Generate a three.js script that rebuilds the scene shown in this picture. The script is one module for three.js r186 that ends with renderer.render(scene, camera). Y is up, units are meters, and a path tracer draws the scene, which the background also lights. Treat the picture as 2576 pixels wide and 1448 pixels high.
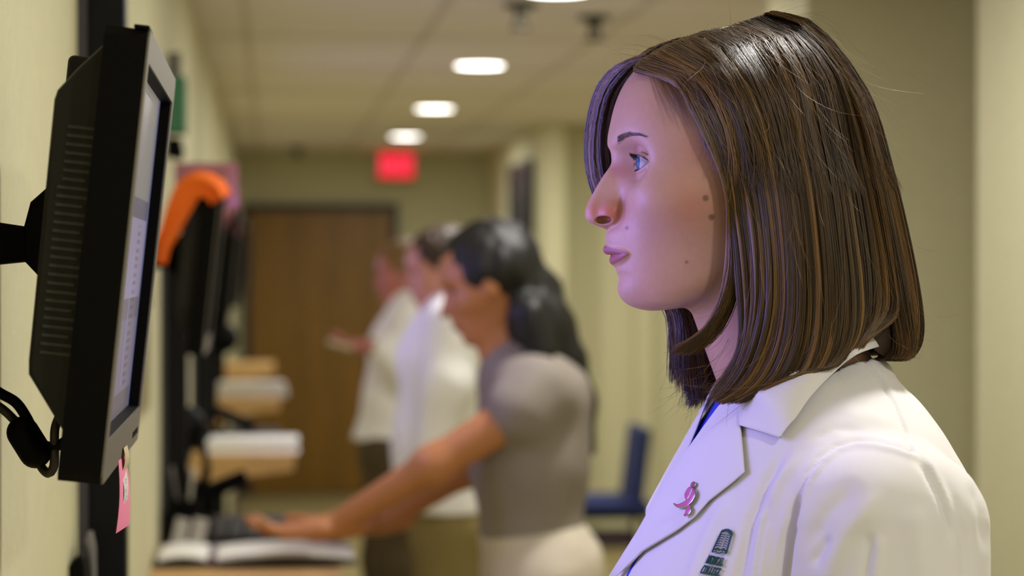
import * as THREE from 'three';
import { RectAreaLightUniformsLib } from 'three/addons/lights/RectAreaLightUniformsLib.js';
import { RoundedBoxGeometry } from 'three/addons/geometries/RoundedBoxGeometry.js';
import { mergeGeometries } from 'three/addons/utils/BufferGeometryUtils.js';
import { FontLoader } from 'three/addons/loaders/FontLoader.js';
import { TextGeometry } from 'three/addons/geometries/TextGeometry.js';

// ---------- camera, exposure ----------
const scene = new THREE.Scene();
scene.background = new THREE.Color(0x000000);
const FPX = 5458, IW = 2576, IH = 1448;                    // focal length in pixels of the 2576 x 1448 frame
const camera = new THREE.PerspectiveCamera(2 * Math.atan(IH / 2 / FPX) * 180 / Math.PI, IW / IH, 0.1, 60);
camera.position.set(0, 1.6, 0);
camera.rotation.set(-0.0099, -0.1113, 0, 'YXZ');           // a little down, a little to the right of the corridor's axis
camera.updateProjectionMatrix(); camera.updateMatrixWorld();
const Z0 = -1.74;                                          // the plane of the nearest woman's profile
camera.focus = 1.72;
camera.userData.fStop = camera.getFocalLength() / 16;    // entrance pupil of 16 mm
const renderer = new THREE.WebGLRenderer({ antialias: true });
renderer.toneMapping = THREE.LinearToneMapping;
renderer.toneMappingExposure = 1.0;
renderer.shadowMap.enabled = true;
RectAreaLightUniformsLib.init();
const LAMP = 325, SCREEN = 10.5;                             // radiance of the ceiling lights and of the near monitor

// ---------- helpers ----------
const V = (x, y, z) => new THREE.Vector3(x, y, z);
const camInv = camera.quaternion.clone().invert();
function ray(px, py) { return V((px - IW / 2) / FPX, -(py - IH / 2) / FPX, -1).applyQuaternion(camera.quaternion); }
function at(px, py, d) { const r = ray(px, py), t = d / -r.z; return r.multiplyScalar(t).add(camera.position); }   // the point on the plane d metres down the corridor
const pv = V();
function proj(x, y, z) { pv.set(x, y, z).sub(camera.position).applyQuaternion(camInv); return [IW / 2 - FPX * pv.x / pv.z, IH / 2 + FPX * pv.y / pv.z]; }
const Hd = (px, py, lat = 0) => at(px, py, -(Z0 + lat));    // a point of the near woman, lat metres on the camera's side of her midplane
let seed = 7;
function rnd() { seed = (seed * 1664525 + 1013904223) >>> 0; return seed / 4294967296; }
const rr = (a, b) => a + (b - a) * rnd();
const clamp = (x, a, b) => x < a ? a : x > b ? b : x;
const sstep = (a, b, x) => { const t = clamp((x - a) / (b - a), 0, 1); return t * t * (3 - 2 * t); };
const lerp = (a, b, t) => a + (b - a) * t;
function hash3(i, j, k) { let h = (i * 374761393 + j * 668265263 + k * 2147483647) | 0; h = Math.imul(h ^ (h >>> 13), 1274126177); return ((h ^ (h >>> 16)) >>> 0) / 4294967296; }
function noise(x, y, z) {
  const i = Math.floor(x), j = Math.floor(y), k = Math.floor(z), f = (t) => t * t * (3 - 2 * t), a = f(x - i), b = f(y - j), c = f(z - k);
  const g = (u, v, w) => hash3(i + u, j + v, k + w);
  return lerp(lerp(lerp(g(0, 0, 0), g(1, 0, 0), a), lerp(g(0, 1, 0), g(1, 1, 0), a), b), lerp(lerp(g(0, 0, 1), g(1, 0, 1), a), lerp(g(0, 1, 1), g(1, 1, 1), a), b), c) * 2 - 1;
}
// smooth table: keys rising, Hermite through the values
function table(rows, col = 1) {
  const X = rows.map((r) => r[0]), Y = rows.map((r) => r[col]), n = X.length, M = [];
  for (let i = 0; i < n; i++) {
    if (i === 0) M.push((Y[1] - Y[0]) / (X[1] - X[0]));
    else if (i === n - 1) M.push((Y[n - 1] - Y[n - 2]) / (X[n - 1] - X[n - 2]));
    else { const a = (Y[i] - Y[i - 1]) / (X[i] - X[i - 1]), b = (Y[i + 1] - Y[i]) / (X[i + 1] - X[i]), w = (X[i] - X[i - 1]) / (X[i + 1] - X[i - 1]); let m = a * (1 - w) + b * w; if (a * b <= 0) m *= 0.35; M.push(m); }
  }
  return (x) => {
    if (x <= X[0]) return Y[0]; if (x >= X[n - 1]) return Y[n - 1];
    let i = 0; while (x > X[i + 1]) i++;
    const h = X[i + 1] - X[i], t = (x - X[i]) / h, t2 = t * t, t3 = t2 * t;
    return (2 * t3 - 3 * t2 + 1) * Y[i] + (t3 - 2 * t2 + t) * h * M[i] + (-2 * t3 + 3 * t2) * Y[i + 1] + (t3 - t2) * h * M[i + 1];
  };
}
// distance fields
const smin = (a, b, k) => { const h = Math.max(k - Math.abs(a - b), 0) / k; return Math.min(a, b) - h * h * k * 0.25; };
const smax = (a, b, k) => -smin(-a, -b, k);
function ell(x, y, z, c, rx, ry, rz) { const dx = x - c.x, dy = y - c.y, dz = z - c.z, a = dx / rx, b = dy / ry, e = dz / rz, k0 = Math.sqrt(a * a + b * b + e * e), k1 = Math.sqrt(a * a / rx / rx + b * b / ry / ry + e * e / rz / rz); return k1 < 1e-9 ? -Math.min(rx, ry, rz) : k0 * (k0 - 1) / k1; }
function cap(x, y, z, A, B, ra, rb) {
  const bx = B.x - A.x, by = B.y - A.y, bz = B.z - A.z, px = x - A.x, py = y - A.y, pz = z - A.z, h = clamp((px * bx + py * by + pz * bz) / (bx * bx + by * by + bz * bz), 0, 1);
  return Math.hypot(px - bx * h, py - by * h, pz - bz * h) - lerp(ra, rb, h);
}
// surface nets: the zero set of f inside a box, as an indexed geometry with normals from f's gradient
function polygonize(f, lo, hi, h, fix = 2, L = 1.6) {
  const nx = Math.ceil((hi.x - lo.x) / h) + 1, ny = Math.ceil((hi.y - lo.y) / h) + 1, nz = Math.ceil((hi.z - lo.z) / h) + 1, B = 6;
  const W = new Float32Array(nx * ny * nz), id = (i, j, k) => (k * ny + j) * nx + i;
  for (let k0 = 0; k0 < nz; k0 += B) for (let j0 = 0; j0 < ny; j0 += B) for (let i0 = 0; i0 < nx; i0 += B) {
    const c = f(lo.x + (i0 + B / 2) * h, lo.y + (j0 + B / 2) * h, lo.z + (k0 + B / 2) * h), skip = Math.abs(c) > (B * 0.5 + 1) * h * 1.733 * L;
    for (let k = k0; k < Math.min(nz, k0 + B); k++) for (let j = j0; j < Math.min(ny, j0 + B); j++) for (let i = i0; i < Math.min(nx, i0 + B); i++) W[id(i, j, k)] = skip ? c : f(lo.x + i * h, lo.y + j * h, lo.z + k * h);
  }
  const vid = new Int32Array(nx * ny * nz).fill(-1), P = [], I = [];
  const E = [[0, 1], [0, 2], [0, 4], [1, 3], [1, 5], [2, 3], [2, 6], [3, 7], [4, 5], [4, 6], [5, 7], [6, 7]], v = new Float32Array(8);
  for (let k = 0; k < nz - 1; k++) for (let j = 0; j < ny - 1; j++) for (let i = 0; i < nx - 1; i++) {
    let m = 0; const b = id(i, j, k);
    for (let c = 0; c < 8; c++) { v[c] = W[b + (c & 1) + ((c >> 1) & 1) * nx + (c >> 2) * nx * ny]; if (v[c] < 0) m |= 1 << c; }
    if (m === 0 || m === 255) continue;
    let x = 0, y = 0, z = 0, n = 0;
    for (const [a, e] of E) if ((v[a] < 0) !== (v[e] < 0)) { const t = v[a] / (v[a] - v[e]); x += (a & 1) + t * ((e & 1) - (a & 1)); y += ((a >> 1) & 1) + t * (((e >> 1) & 1) - ((a >> 1) & 1)); z += (a >> 2) + t * ((e >> 2) - (a >> 2)); n++; }
    vid[b] = P.length / 3; P.push(lo.x + (i + x / n) * h, lo.y + (j + y / n) * h, lo.z + (k + z / n) * h);
  }
  const quad = (a, b, c, d, flip) => { if (a < 0 || b < 0 || c < 0 || d < 0) return; if (flip) I.push(a, c, b, a, d, c); else I.push(a, b, c, a, c, d); };
  for (let k = 1; k < nz - 1; k++) for (let j = 1; j < ny - 1; j++) for (let i = 1; i < nx - 1; i++) {
    const b = id(i, j, k), s = W[b] < 0;
    if (s !== W[b + 1] < 0) quad(vid[b], vid[b - nx], vid[b - nx - nx * ny], vid[b - nx * ny], s === false);
    if (s !== W[b + nx] < 0) quad(vid[b], vid[b - nx * ny], vid[b - 1 - nx * ny], vid[b - 1], s === false);
    if (s !== W[b + nx * ny] < 0) quad(vid[b], vid[b - 1], vid[b - 1 - nx], vid[b - nx], s === false);
  }
  const N = new Float32Array(P.length), e = h * 0.4, pos = new Float32Array(P);
  for (let q = 0; q < pos.length; q += 3) {
    let gx, gy, gz;
    for (let it = 0; it <= fix; it++) {
      const x = pos[q], y = pos[q + 1], z = pos[q + 2], a = f(x + e, y - e, z - e), b = f(x - e, y - e, z + e), c = f(x - e, y + e, z - e), d = f(x + e, y + e, z + e);
      gx = (a - b - c + d) / (4 * e); gy = (-a - b + c + d) / (4 * e); gz = (-a + b - c + d) / (4 * e);
      const g2 = gx * gx + gy * gy + gz * gz || 1e-9;
      if (it < fix) { const s = clamp((a + b + c + d) / 4 / g2, -h, h) * 0.9; pos[q] -= gx * s; pos[q + 1] -= gy * s; pos[q + 2] -= gz * s; }
      else { const l = Math.sqrt(g2); N[q] = gx / l; N[q + 1] = gy / l; N[q + 2] = gz / l; }
    }
  }
  const g = new THREE.BufferGeometry();
  g.setAttribute('position', new THREE.BufferAttribute(pos, 3)); g.setAttribute('normal', new THREE.BufferAttribute(N, 3)); g.setIndex(I);
  return g;
}
function paint(g, fn) { const p = g.attributes.position, n = g.attributes.normal, c = new Float32Array(p.count * 3); for (let i = 0; i < p.count; i++) { const r = fn(p.getX(i), p.getY(i), p.getZ(i), n, i); c[i * 3] = r[0]; c[i * 3 + 1] = r[1]; c[i * 3 + 2] = r[2]; } g.setAttribute('color', new THREE.BufferAttribute(c, 3)); return g; }
const lin = (hex) => { const c = new THREE.Color(hex); return [c.r, c.g, c.b]; };
const mix3 = (a, b, t) => [lerp(a[0], b[0], t), lerp(a[1], b[1], t), lerp(a[2], b[2], t)];
// objects
const taken = {};
function numbered(n) { const k = taken[n] = (taken[n] ?? -1) + 1; return k ? n + '_' + String(k).padStart(3, '0') : n; }
function thing(name, label, category, p = V(0, 0, 0), group) { const o = new THREE.Group(); o.name = numbered(name); o.position.copy(p); o.userData = { label, category }; if (group) o.userData.group = group; scene.add(o); return o; }
function part(name, geo, mat, parent, label) {      // geometry in world coordinates: moved into the parent's own
  const g = Array.isArray(geo) ? merge(geo) : geo, m = new THREE.Mesh(g, mat); m.name = name; m.castShadow = m.receiveShadow = true;
  if (label) m.userData.label = label;
  let x = 0, y = 0, z = 0; for (let o = parent; o && o !== scene; o = o.parent) { x += o.position.x; y += o.position.y; z += o.position.z; }
  g.translate(-x, -y, -z); parent.add(m); return m;
}
function structure(name, geo, mat) { const m = part(name, geo, mat, scene); m.userData.kind = 'structure'; return m; }
function merge(list) { return mergeGeometries(list.map((g) => { const h = g.index ? g.toNonIndexed() : g; for (const k of Object.keys(h.attributes)) if (!['position', 'normal', 'uv'].includes(k)) h.deleteAttribute(k); if (!h.attributes.uv) h.setAttribute('uv', new THREE.BufferAttribute(new Float32Array(h.attributes.position.count * 2), 2)); return h; })); }
function box(x0, x1, y0, y1, z0, z1, r = 0) {      // uv in metres on plain boxes
  const w = x1 - x0, h = y1 - y0, d = z1 - z0, g = r ? new RoundedBoxGeometry(w, h, d, 2, r) : new THREE.BoxGeometry(w, h, d);
  const uv = g.attributes.uv, p = g.attributes.position, n = g.attributes.normal;
  for (let i = 0; i < uv.count; i++) { const ax = Math.abs(n.getX(i)), ay = Math.abs(n.getY(i)), az = Math.abs(n.getZ(i)); const q = [p.getX(i) + (x0 + x1) / 2, p.getY(i) + (y0 + y1) / 2, p.getZ(i) + (z0 + z1) / 2]; if (ax > ay && ax > az) uv.setXY(i, q[2], q[1]); else if (ay > az) uv.setXY(i, q[0], q[2]); else uv.setXY(i, q[0], q[1]); }
  return g.translate((x0 + x1) / 2, (y0 + y1) / 2, (z0 + z1) / 2);
}
const tube = (pts, r, seg = 40, rad = 10) => new THREE.TubeGeometry(new THREE.CatmullRomCurve3(pts), seg, r, rad);
function cyl(A, B, r, r2 = r, n = 20) { const d = B.clone().sub(A), g = new THREE.CylinderGeometry(r2, r, d.length(), n); g.applyQuaternion(new THREE.Quaternion().setFromUnitVectors(V(0, 1, 0), d.clone().normalize())); return g.translate((A.x + B.x) / 2, (A.y + B.y) / 2, (A.z + B.z) / 2); }
// an extruded side outline: points are [a, b], axis u = a, v = b, thickness along w from w0 to w1 ('xy' along z, 'zy' along x)
function prism(pts, w0, w1, plane = 'xy', bevel = 0) {
  const s = new THREE.Shape(pts.map((p) => new THREE.Vector2(p[0], p[1])));
  const g = new THREE.ExtrudeGeometry(s, { depth: w1 - w0 - 2 * bevel, bevelEnabled: bevel > 0, bevelSize: bevel, bevelThickness: bevel, bevelOffset: -bevel, bevelSegments: 2 }); g.translate(0, 0, w0 + bevel);
  if (plane === 'zy') { g.applyMatrix4(new THREE.Matrix4().set(0, 0, 1, 0, 0, 1, 0, 0, 1, 0, 0, 0, 0, 0, 0, 1)); const ix = g.index; if (!ix) { const p = g.attributes.position.array, n = g.attributes.normal.array, u = g.attributes.uv.array; for (let i = 0; i < p.length; i += 9) for (let c = 0; c < 3; c++) { let t = p[i + 3 + c]; p[i + 3 + c] = p[i + 6 + c]; p[i + 6 + c] = t; t = n[i + 3 + c]; n[i + 3 + c] = n[i + 6 + c]; n[i + 6 + c] = t; } } }
  return g;
}
// a sheet with thickness from a grid of points (rows of Vector3)
function sheet(grid, th, out) {
  const R = grid.length, C = grid[0].length, P = [], I = [];
  const nrm = (i, j) => { const a = grid[Math.min(i + 1, R - 1)][j].clone().sub(grid[Math.max(i - 1, 0)][j]), b = grid[i][Math.min(j + 1, C - 1)].clone().sub(grid[i][Math.max(j - 1, 0)]); const n = a.cross(b).normalize(); if (out && n.dot(out) < 0) n.negate(); return n; };
  const T = [], Bt = [];
  for (let i = 0; i < R; i++) for (let j = 0; j < C; j++) { const n = nrm(i, j), p = grid[i][j]; T.push(p.clone()); Bt.push(p.clone().addScaledVector(n, -th)); }
  for (const p of [...T, ...Bt]) P.push(p.x, p.y, p.z);
  const o = R * C, e0 = T[1].clone().sub(T[0]), e1 = T[C].clone().sub(T[0]), flip = out && e0.cross(e1).dot(out) < 0;
  const tri = (a, b, c) => flip ? I.push(a, c, b) : I.push(a, b, c);
  for (let i = 0; i < R - 1; i++) for (let j = 0; j < C - 1; j++) { const a = i * C + j, b = a + 1, c = a + C, d = c + 1; tri(a, b, d); tri(a, d, c); tri(o + a, o + d, o + b); tri(o + a, o + c, o + d); }
  const rim = (a, b) => { tri(a, o + b, b); tri(a, o + a, o + b); };
  for (let j = 0; j < C - 1; j++) { rim(j, j + 1); rim((R - 1) * C + j + 1, (R - 1) * C + j); }
  for (let i = 0; i < R - 1; i++) { rim((i + 1) * C, i * C); rim(i * C + C - 1, (i + 1) * C + C - 1); }
  const g = new THREE.BufferGeometry(); g.setAttribute('position', new THREE.Float32BufferAttribute(P, 3)); g.setIndex(I);
  const uv = new Float32Array(o * 4); for (let i = 0; i < R; i++) for (let j = 0; j < C; j++) for (const k of [0, o]) { uv[(k + i * C + j) * 2] = j / (C - 1); uv[(k + i * C + j) * 2 + 1] = i / (R - 1); }
  g.setAttribute('uv', new THREE.BufferAttribute(uv, 2)); g.computeVertexNormals(); return g;
}
// ---------- textures and materials ----------
function dataTex(n, m, fn, srgb = true) {
  const a = new Uint8Array(n * m * 4);
  for (let j = 0; j < m; j++) for (let i = 0; i < n; i++) { const c = fn(i / n, j / m); for (let k = 0; k < 3; k++) a[(j * n + i) * 4 + k] = clamp(c[k] ?? c[0], 0, 1) * 255; a[(j * n + i) * 4 + 3] = 255; }
  const t = new THREE.DataTexture(a, n, m); t.wrapS = t.wrapT = THREE.RepeatWrapping; t.magFilter = THREE.LinearFilter; t.minFilter = THREE.LinearMipmapLinearFilter; t.generateMipmaps = true; if (srgb) t.colorSpace = THREE.SRGBColorSpace; t.needsUpdate = true; return t;
}
const fbm = (x, y, z) => noise(x, y, z) * 0.5 + noise(x * 2.1, y * 2.1, z + 5) * 0.25 + noise(x * 4.3, y * 4.3, z + 9) * 0.125;
function tile(u, v, f, z) { return fbm(Math.cos(u * 6.2832) * f + 40, Math.sin(u * 6.2832) * f + Math.cos(v * 6.2832) * f + 40, Math.sin(v * 6.2832) * f + z); }
const std = (color, roughness = 0.7, more = {}) => new THREE.MeshPhysicalMaterial({ color, roughness, ...more });
const grainTex = dataTex(256, 256, (u, v) => { const n = 0.965 + 0.025 * tile(u, v, 9, 1) + 0.03 * (hash3(u * 256 | 0, v * 256 | 0, 3) - 0.5); return [n, n, n]; });
const bumpTex = dataTex(256, 256, (u, v) => [0.5 + 0.35 * tile(u, v, 16, 4) + 0.2 * (hash3(u * 256 | 0, v * 256 | 0, 8) - 0.5)], false);
const weaveTex = dataTex(128, 128, (u, v) => [0.5 + 0.25 * Math.sin((u + v) * 6.2832 * 16) + 0.15 * (hash3(u * 128 | 0, v * 128 | 0, 2) - 0.5)], false);
const woodDark = dataTex(256, 512, (u, v) => { const r = tile(u, v * 0.15, 7, 2), g = Math.sin((u * 22 + r * 5)) * 0.5 + 0.5, n = 0.88 + 0.12 * g + 0.06 * (hash3(u * 256 | 0, v * 60 | 0, 1) - 0.5); return [0.56 * n, 0.40 * n, 0.07 * n]; });
const woodPale = dataTex(512, 256, (u, v) => { const r = tile(u * 0.2, v, 7, 6), g = Math.sin((v * 26 + r * 6)) * 0.5 + 0.5, n = 0.9 + 0.1 * g; return [0.83 * n, 0.66 * n, 0.42 * n]; });
const carpetTex = dataTex(256, 256, (u, v) => { const s = Math.sin((u + v) * 6.2832 * 4) > 0.2 ? 1 : 0.72, n = s * (0.85 + 0.3 * (hash3(u * 256 | 0, v * 256 | 0, 5) - 0.5)); return [0.90 * n, 0.82 * n, 0.56 * n]; });
const rep = (t, s, q = s) => { const c = t.clone(); c.repeat.set(s, q); c.needsUpdate = true; return c; };
const M = {
  wall: std(0xd7d2ac, 0.75, { map: rep(grainTex, 1.3), bumpMap: rep(bumpTex, 3), bumpScale: 0.0006 }),
  ceiling: std(0xf6efe6, 0.9, { map: rep(grainTex, 1.7), bumpMap: rep(bumpTex, 4), bumpScale: 0.0008 }),
  carpet: std(0xffffff, 0.95, { map: rep(carpetTex, 1.6), bumpMap: rep(bumpTex, 12), bumpScale: 0.003 }),
  door: std(0xffffff, 0.45, { map: rep(woodDark, 1.1, 0.5) }),
  shelf: std(0xffffff, 0.5, { map: rep(woodPale, 2) }),
  frame: std(0x2b2329, 0.55), navyDoor: std(0x141820, 0.5),
  base: std(0x3a2a33, 0.6),
  black: std(0x030202, 0.55, { specularIntensity: 0.2 }), blackMatte: std(0x040404, 0.7, { specularIntensity: 0.3 }), track: std(0x08070c, 0.5, { specularIntensity: 0.4 }), trackLip: std(0x3a363c, 0.5),
  silver: std(0x6c675f, 0.45, { metalness: 0.25 }), grey: std(0x777270, 0.6), chrome: std(0xb8b8b8, 0.25, { metalness: 1 }),
  white: std(0xe8e6e2, 0.7), paper: std(0xf2f0ee, 0.85), plastic: std(0xcfcac0, 0.5),
};
// ---------- the corridor ----------
const CEIL = 2.40, XL = -0.235, XR = 1.52, ZE = -15.3;
structure('floor', box(-0.4, 3.6, -0.1, 0, -16, 3.2), M.carpet);
const ceil = structure('ceiling', box(-0.4, 3.6, CEIL, CEIL + 0.1, -16, 3.2), M.ceiling);
{ const gb = std(0xd6ccbe, 0.7); for (const x of [-0.075, 0.535, 1.145, 1.755, 2.365, 2.975]) part('grid_bar', box(x - 0.012, x + 0.012, CEIL - 0.004, CEIL, -15.2, 3.0), gb, ceil); for (let z = -14.9; z < 3; z += 1.22) part('grid_bar', box(-0.23, 3.4, CEIL - 0.004, CEIL, z - 0.012, z + 0.012), gb, ceil); }
structure('wall_left', box(XL - 0.12, XL, 0, CEIL, -15.5, 3.1), M.wall);
structure('wall_far', box(XL, XR, 0, CEIL, ZE - 0.15, ZE), M.wall);
structure('wall_right', box(1.63, 1.75, 0, CEIL, -4.88, 3.1), M.wall);
structure('wall_right_recess', box(at(2030, 700, 5.6).x, 2.4, 0, CEIL, -6.05, -5.6), M.wall);
structure('wall_right_return', box(2.3, 2.4, 0, CEIL, -5.6, -4.78), M.wall);
structure('wall_right_jog', box(1.75, 2.4, 0, CEIL, -4.88, -4.78), M.wall);
structure('wall_back', box(-0.4, 3.6, 0, CEIL, 3.1, 3.2), M.wall);
structure('wall_alcove_near', box(2.4, 3.5, 0, CEIL, -6.05, -5.93), M.wall);
structure('wall_alcove_side', box(3.4, 3.5, 0, CEIL, -12.3, -6.05), M.wall);
structure('wall_alcove_far', box(XR, 3.5, 0, CEIL, -12.42, -12.2), M.wall);
structure('wall_right_far', box(XR, XR + 0.12, 0, CEIL, ZE - 0.15, -12.42), M.wall);
structure('trim_1', box(XR - 0.015, XR + 0.11, 0, CEIL, -12.2, -11.9, 0.004), M.wall);            // the pilaster at the alcove's corner
structure('trim_2', box(2.06, 2.16, 0, CEIL, -12.2, -12.14, 0.004), M.wall);
structure('baseboard_far', box(XL, XR, 0, 0.11, ZE, ZE + 0.014), M.base);
structure('baseboard_left', box(XL, XL + 0.014, 0, 0.11, ZE + 0.014, 3.1), M.base);
structure('baseboard_alcove', box(XR + 0.12, 3.4, 0, 0.11, -12.2, -12.186), M.base);
// the brown door at the corridor's end
{
  const a = at(614, 512, 15.28), b = at(1000, 512, 15.28), d = new THREE.Group(); d.name = 'door_1'; d.userData.kind = 'structure'; d.position.set((a.x + b.x) / 2, 0, ZE); scene.add(d);
  const x0 = a.x, x1 = b.x, top = a.y;
  part('door_panel', box(x0 + 0.045, x1 - 0.045, 0.012, top - 0.05, ZE + 0.002, ZE + 0.03), M.door, d);
  part('door_frame', [box(x0, x0 + 0.045, 0, top, ZE, ZE + 0.06, 0.004), box(x1 - 0.045, x1, 0, top, ZE, ZE + 0.06, 0.004), box(x0 + 0.045, x1 - 0.045, top - 0.05, top, ZE, ZE + 0.06, 0.004)], M.frame, d);
  part('door_handle', [cyl(V(x1 - 0.12, 1.0, ZE + 0.03), V(x1 - 0.12, 1.0, ZE + 0.075), 0.02), cyl(V(x1 - 0.12, 1.0, ZE + 0.07), V(x1 - 0.23, 1.0, ZE + 0.07), 0.009)], M.chrome, d);
}
// the dark side door in the right-hand wall, beyond the pilaster
{
  const d = new THREE.Group(); d.name = 'door_2'; d.userData.kind = 'structure'; d.position.set(XR, 0, -12.9); scene.add(d);
  part('door_panel', box(XR - 0.03, XR - 0.002, 0.01, 2.16, -13.35, -12.5), M.navyDoor, d);
  part('door_frame', [box(XR - 0.045, XR, 0, 2.22, -12.5, -12.44, 0.004), box(XR - 0.045, XR, 0, 2.22, -13.41, -13.35, 0.004), box(XR - 0.045, XR, 2.16, 2.22, -13.35, -12.5, 0.004)], M.navyDoor, d);
  part('door_handle', [cyl(V(XR - 0.03, 1.0, -12.62), V(XR - 0.075, 1.0, -12.62), 0.018), cyl(V(XR - 0.07, 1.0, -12.62), V(XR - 0.07, 1.0, -12.73), 0.009)], M.chrome, d);
}
// ceiling lights: a row down the corridor, the last ones above and behind the camera
const lens = std(0xffffff, 0.6, { emissive: 0xfffaf2, emissiveIntensity: 9 });
[13.3, 10.95, 8.58, 6.25, 4.1, 2.02, 0.35, -1.8, 10.6, 8.2].forEach((d, i) => {
  const x = i > 7 ? 2.2 : 0.83, o = thing('ceiling_light', ['round recessed ceiling light just above the red sign, farthest of the row', 'round recessed ceiling light second nearest to the red sign', 'round recessed ceiling light third from the red sign', 'round recessed ceiling light nearest the camera, cut by the top edge'][i] ?? ['round recessed ceiling light above the shelves, just beyond the top edge', 'round recessed ceiling light straight above the woman in front', 'round recessed ceiling light between the woman and the camera', 'round recessed ceiling light behind the camera', 'round recessed ceiling light of the alcove, nearer the blue chair', 'round recessed ceiling light of the alcove, farther from the blue chair'][i - 4], 'ceiling light', V(x, CEIL, -d), 'recessed lights along the corridor');
  part('trim_ring', new THREE.TorusGeometry(0.098, 0.008, 8, 40).rotateX(Math.PI / 2).scale(1, 0.6, 1).translate(x, CEIL - 0.001, -d), M.white, o);
  part('lamp_lens', new THREE.CylinderGeometry(0.093, 0.093, 0.004, 40).translate(x, CEIL - 0.003, -d), lens, o);
  const L = new THREE.RectAreaLight(0xfffdf6, LAMP, 0.125, 0.125); L.position.set(x, CEIL - 0.008, -d); L.rotation.x = -Math.PI / 2; L.name = 'lamp_light_' + i; scene.add(L);
});
// exit sign under the ceiling
{
  const c = at(997, 416, 14.9), w = 0.125, h = 0.09, o = thing('exit_sign', 'small glowing red sign hanging from the ceiling above the brown door', 'sign', V(c.x, CEIL, c.z));
  const glow = std(0x300008, 0.5, { emissive: 0xff0c30, emissiveIntensity: 1.0 }), glow2 = std(0x300008, 0.5, { emissive: 0xff5068, emissiveIntensity: 1.0 });
  part('housing', box(c.x - w, c.x + w, c.y - h, c.y + h, c.z - 0.03, c.z, 0.006), M.black, o);
  part('sign_face', box(c.x - w + 0.004, c.x + w - 0.004, c.y - h + 0.004, c.y + h - 0.004, c.z, c.z + 0.006), glow, o, 'glowing red face');
  const font = await new FontLoader().loadAsync('fonts/droid/droid_sans_bold.typeface.json'), t = new TextGeometry('EXIT', { font, size: 0.085, depth: 0.003, curveSegments: 4 }); t.computeBoundingBox();
  const bb = t.boundingBox; t.translate(-(bb.min.x + bb.max.x) / 2, -(bb.min.y + bb.max.y) / 2, 0).scale(0.95, 1, 1).translate(c.x, c.y, c.z + 0.006); part('sign_letters', t, glow2, o, 'letters reading EXIT');
  part('stem', cyl(V(c.x, c.y + h, c.z - 0.015), V(c.x, CEIL, c.z - 0.015), 0.012), M.black, o);
  const L = new THREE.RectAreaLight(0xff1030, 1.2, 0.23, 0.16); L.position.set(c.x, c.y, c.z + 0.012); L.rotation.y = Math.PI; L.name = 'sign_light'; scene.add(L);
}
// sprinkler heads
function sprinkler(px, py, label) {
  const r = ray(px, py), t = (CEIL - 0.045 - 1.6) / r.y, p = r.multiplyScalar(t).add(camera.position), o = thing('sprinkler_head', label, 'sprinkler', V(p.x, CEIL, p.z), 'sprinklers on the ceiling'), dk = M.sprink ??= std(0x3c3a2e, 0.5, { metalness: 0.4 });
  part('escutcheon', new THREE.CylinderGeometry(0.045, 0.055, 0.012, 24).translate(p.x, CEIL - 0.006, p.z), dk, o);
  part('body', cyl(V(p.x, CEIL - 0.012, p.z), V(p.x, CEIL - 0.05, p.z), 0.02, 0.016), dk, o);
  part('deflector', new THREE.CylinderGeometry(0.034, 0.034, 0.006, 16).translate(p.x, CEIL - 0.075, p.z), dk, o);
  part('frame_arm', [cyl(V(p.x - 0.02, CEIL - 0.045, p.z), V(p.x - 0.008, CEIL - 0.075, p.z), 0.005), cyl(V(p.x + 0.02, CEIL - 0.045, p.z), V(p.x + 0.008, CEIL - 0.075, p.z), 0.005)], dk, o);
}
sprinkler(1310, 46, 'dark sprinkler head on the ceiling between the two nearest lights');
sprinkler(1495, 76, 'dark sprinkler head on the ceiling above the woman\'s forehead');
sprinkler(748, 388, 'dark sprinkler head near the far wall, left of the red sign');
sprinkler(1186, 405, 'dark sprinkler head near the far wall, right of the red sign');
sprinkler(552, 366, 'dark sprinkler head on the ceiling close to the left wall');
// blue chair against the alcove wall
{
  const b = at(1512, 1290, 10.4), cx = b.x, cz = b.z, o = thing('blue_chair', 'dark blue upholstered chair standing before the alcove wall', 'chair', V(cx, 0, cz)), blue = std(0x1c2a63, 0.85, { bumpMap: rep(weaveTex, 6), bumpScale: 0.0008 }), lg = M.black;
  const sh = 0.45;
  part('seat', new RoundedBoxGeometry(0.44, 0.07, 0.46, 4, 0.028).translate(cx - 0.01, sh, cz), blue, o);
  const bk = new RoundedBoxGeometry(0.055, 0.36, 0.42, 4, 0.025).rotateZ(-0.12).translate(cx + 0.17, sh + 0.2, cz); part('backrest', bk, blue, o);
  for (const [sx, sz] of [[-1, -1], [-1, 1], [1, -1], [1, 1]]) part('leg', cyl(V(cx + sx * 0.19, sh - 0.03, cz + sz * 0.19), V(cx + sx * 0.215, 0, cz + sz * 0.215), 0.013, 0.011), lg, o);
  for (const k of [-1, 1]) part('seat_rail', cyl(V(cx - 0.19, sh - 0.045, cz + k * 0.19), V(cx + 0.19, sh - 0.045, cz + k * 0.19), 0.011), lg, o);
  for (const k of [-1, 1]) part('back_support', cyl(V(cx + 0.15, sh - 0.02, cz + k * 0.15), V(cx + 0.17, sh + 0.18, cz + k * 0.15), 0.01), lg, o);
}
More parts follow.
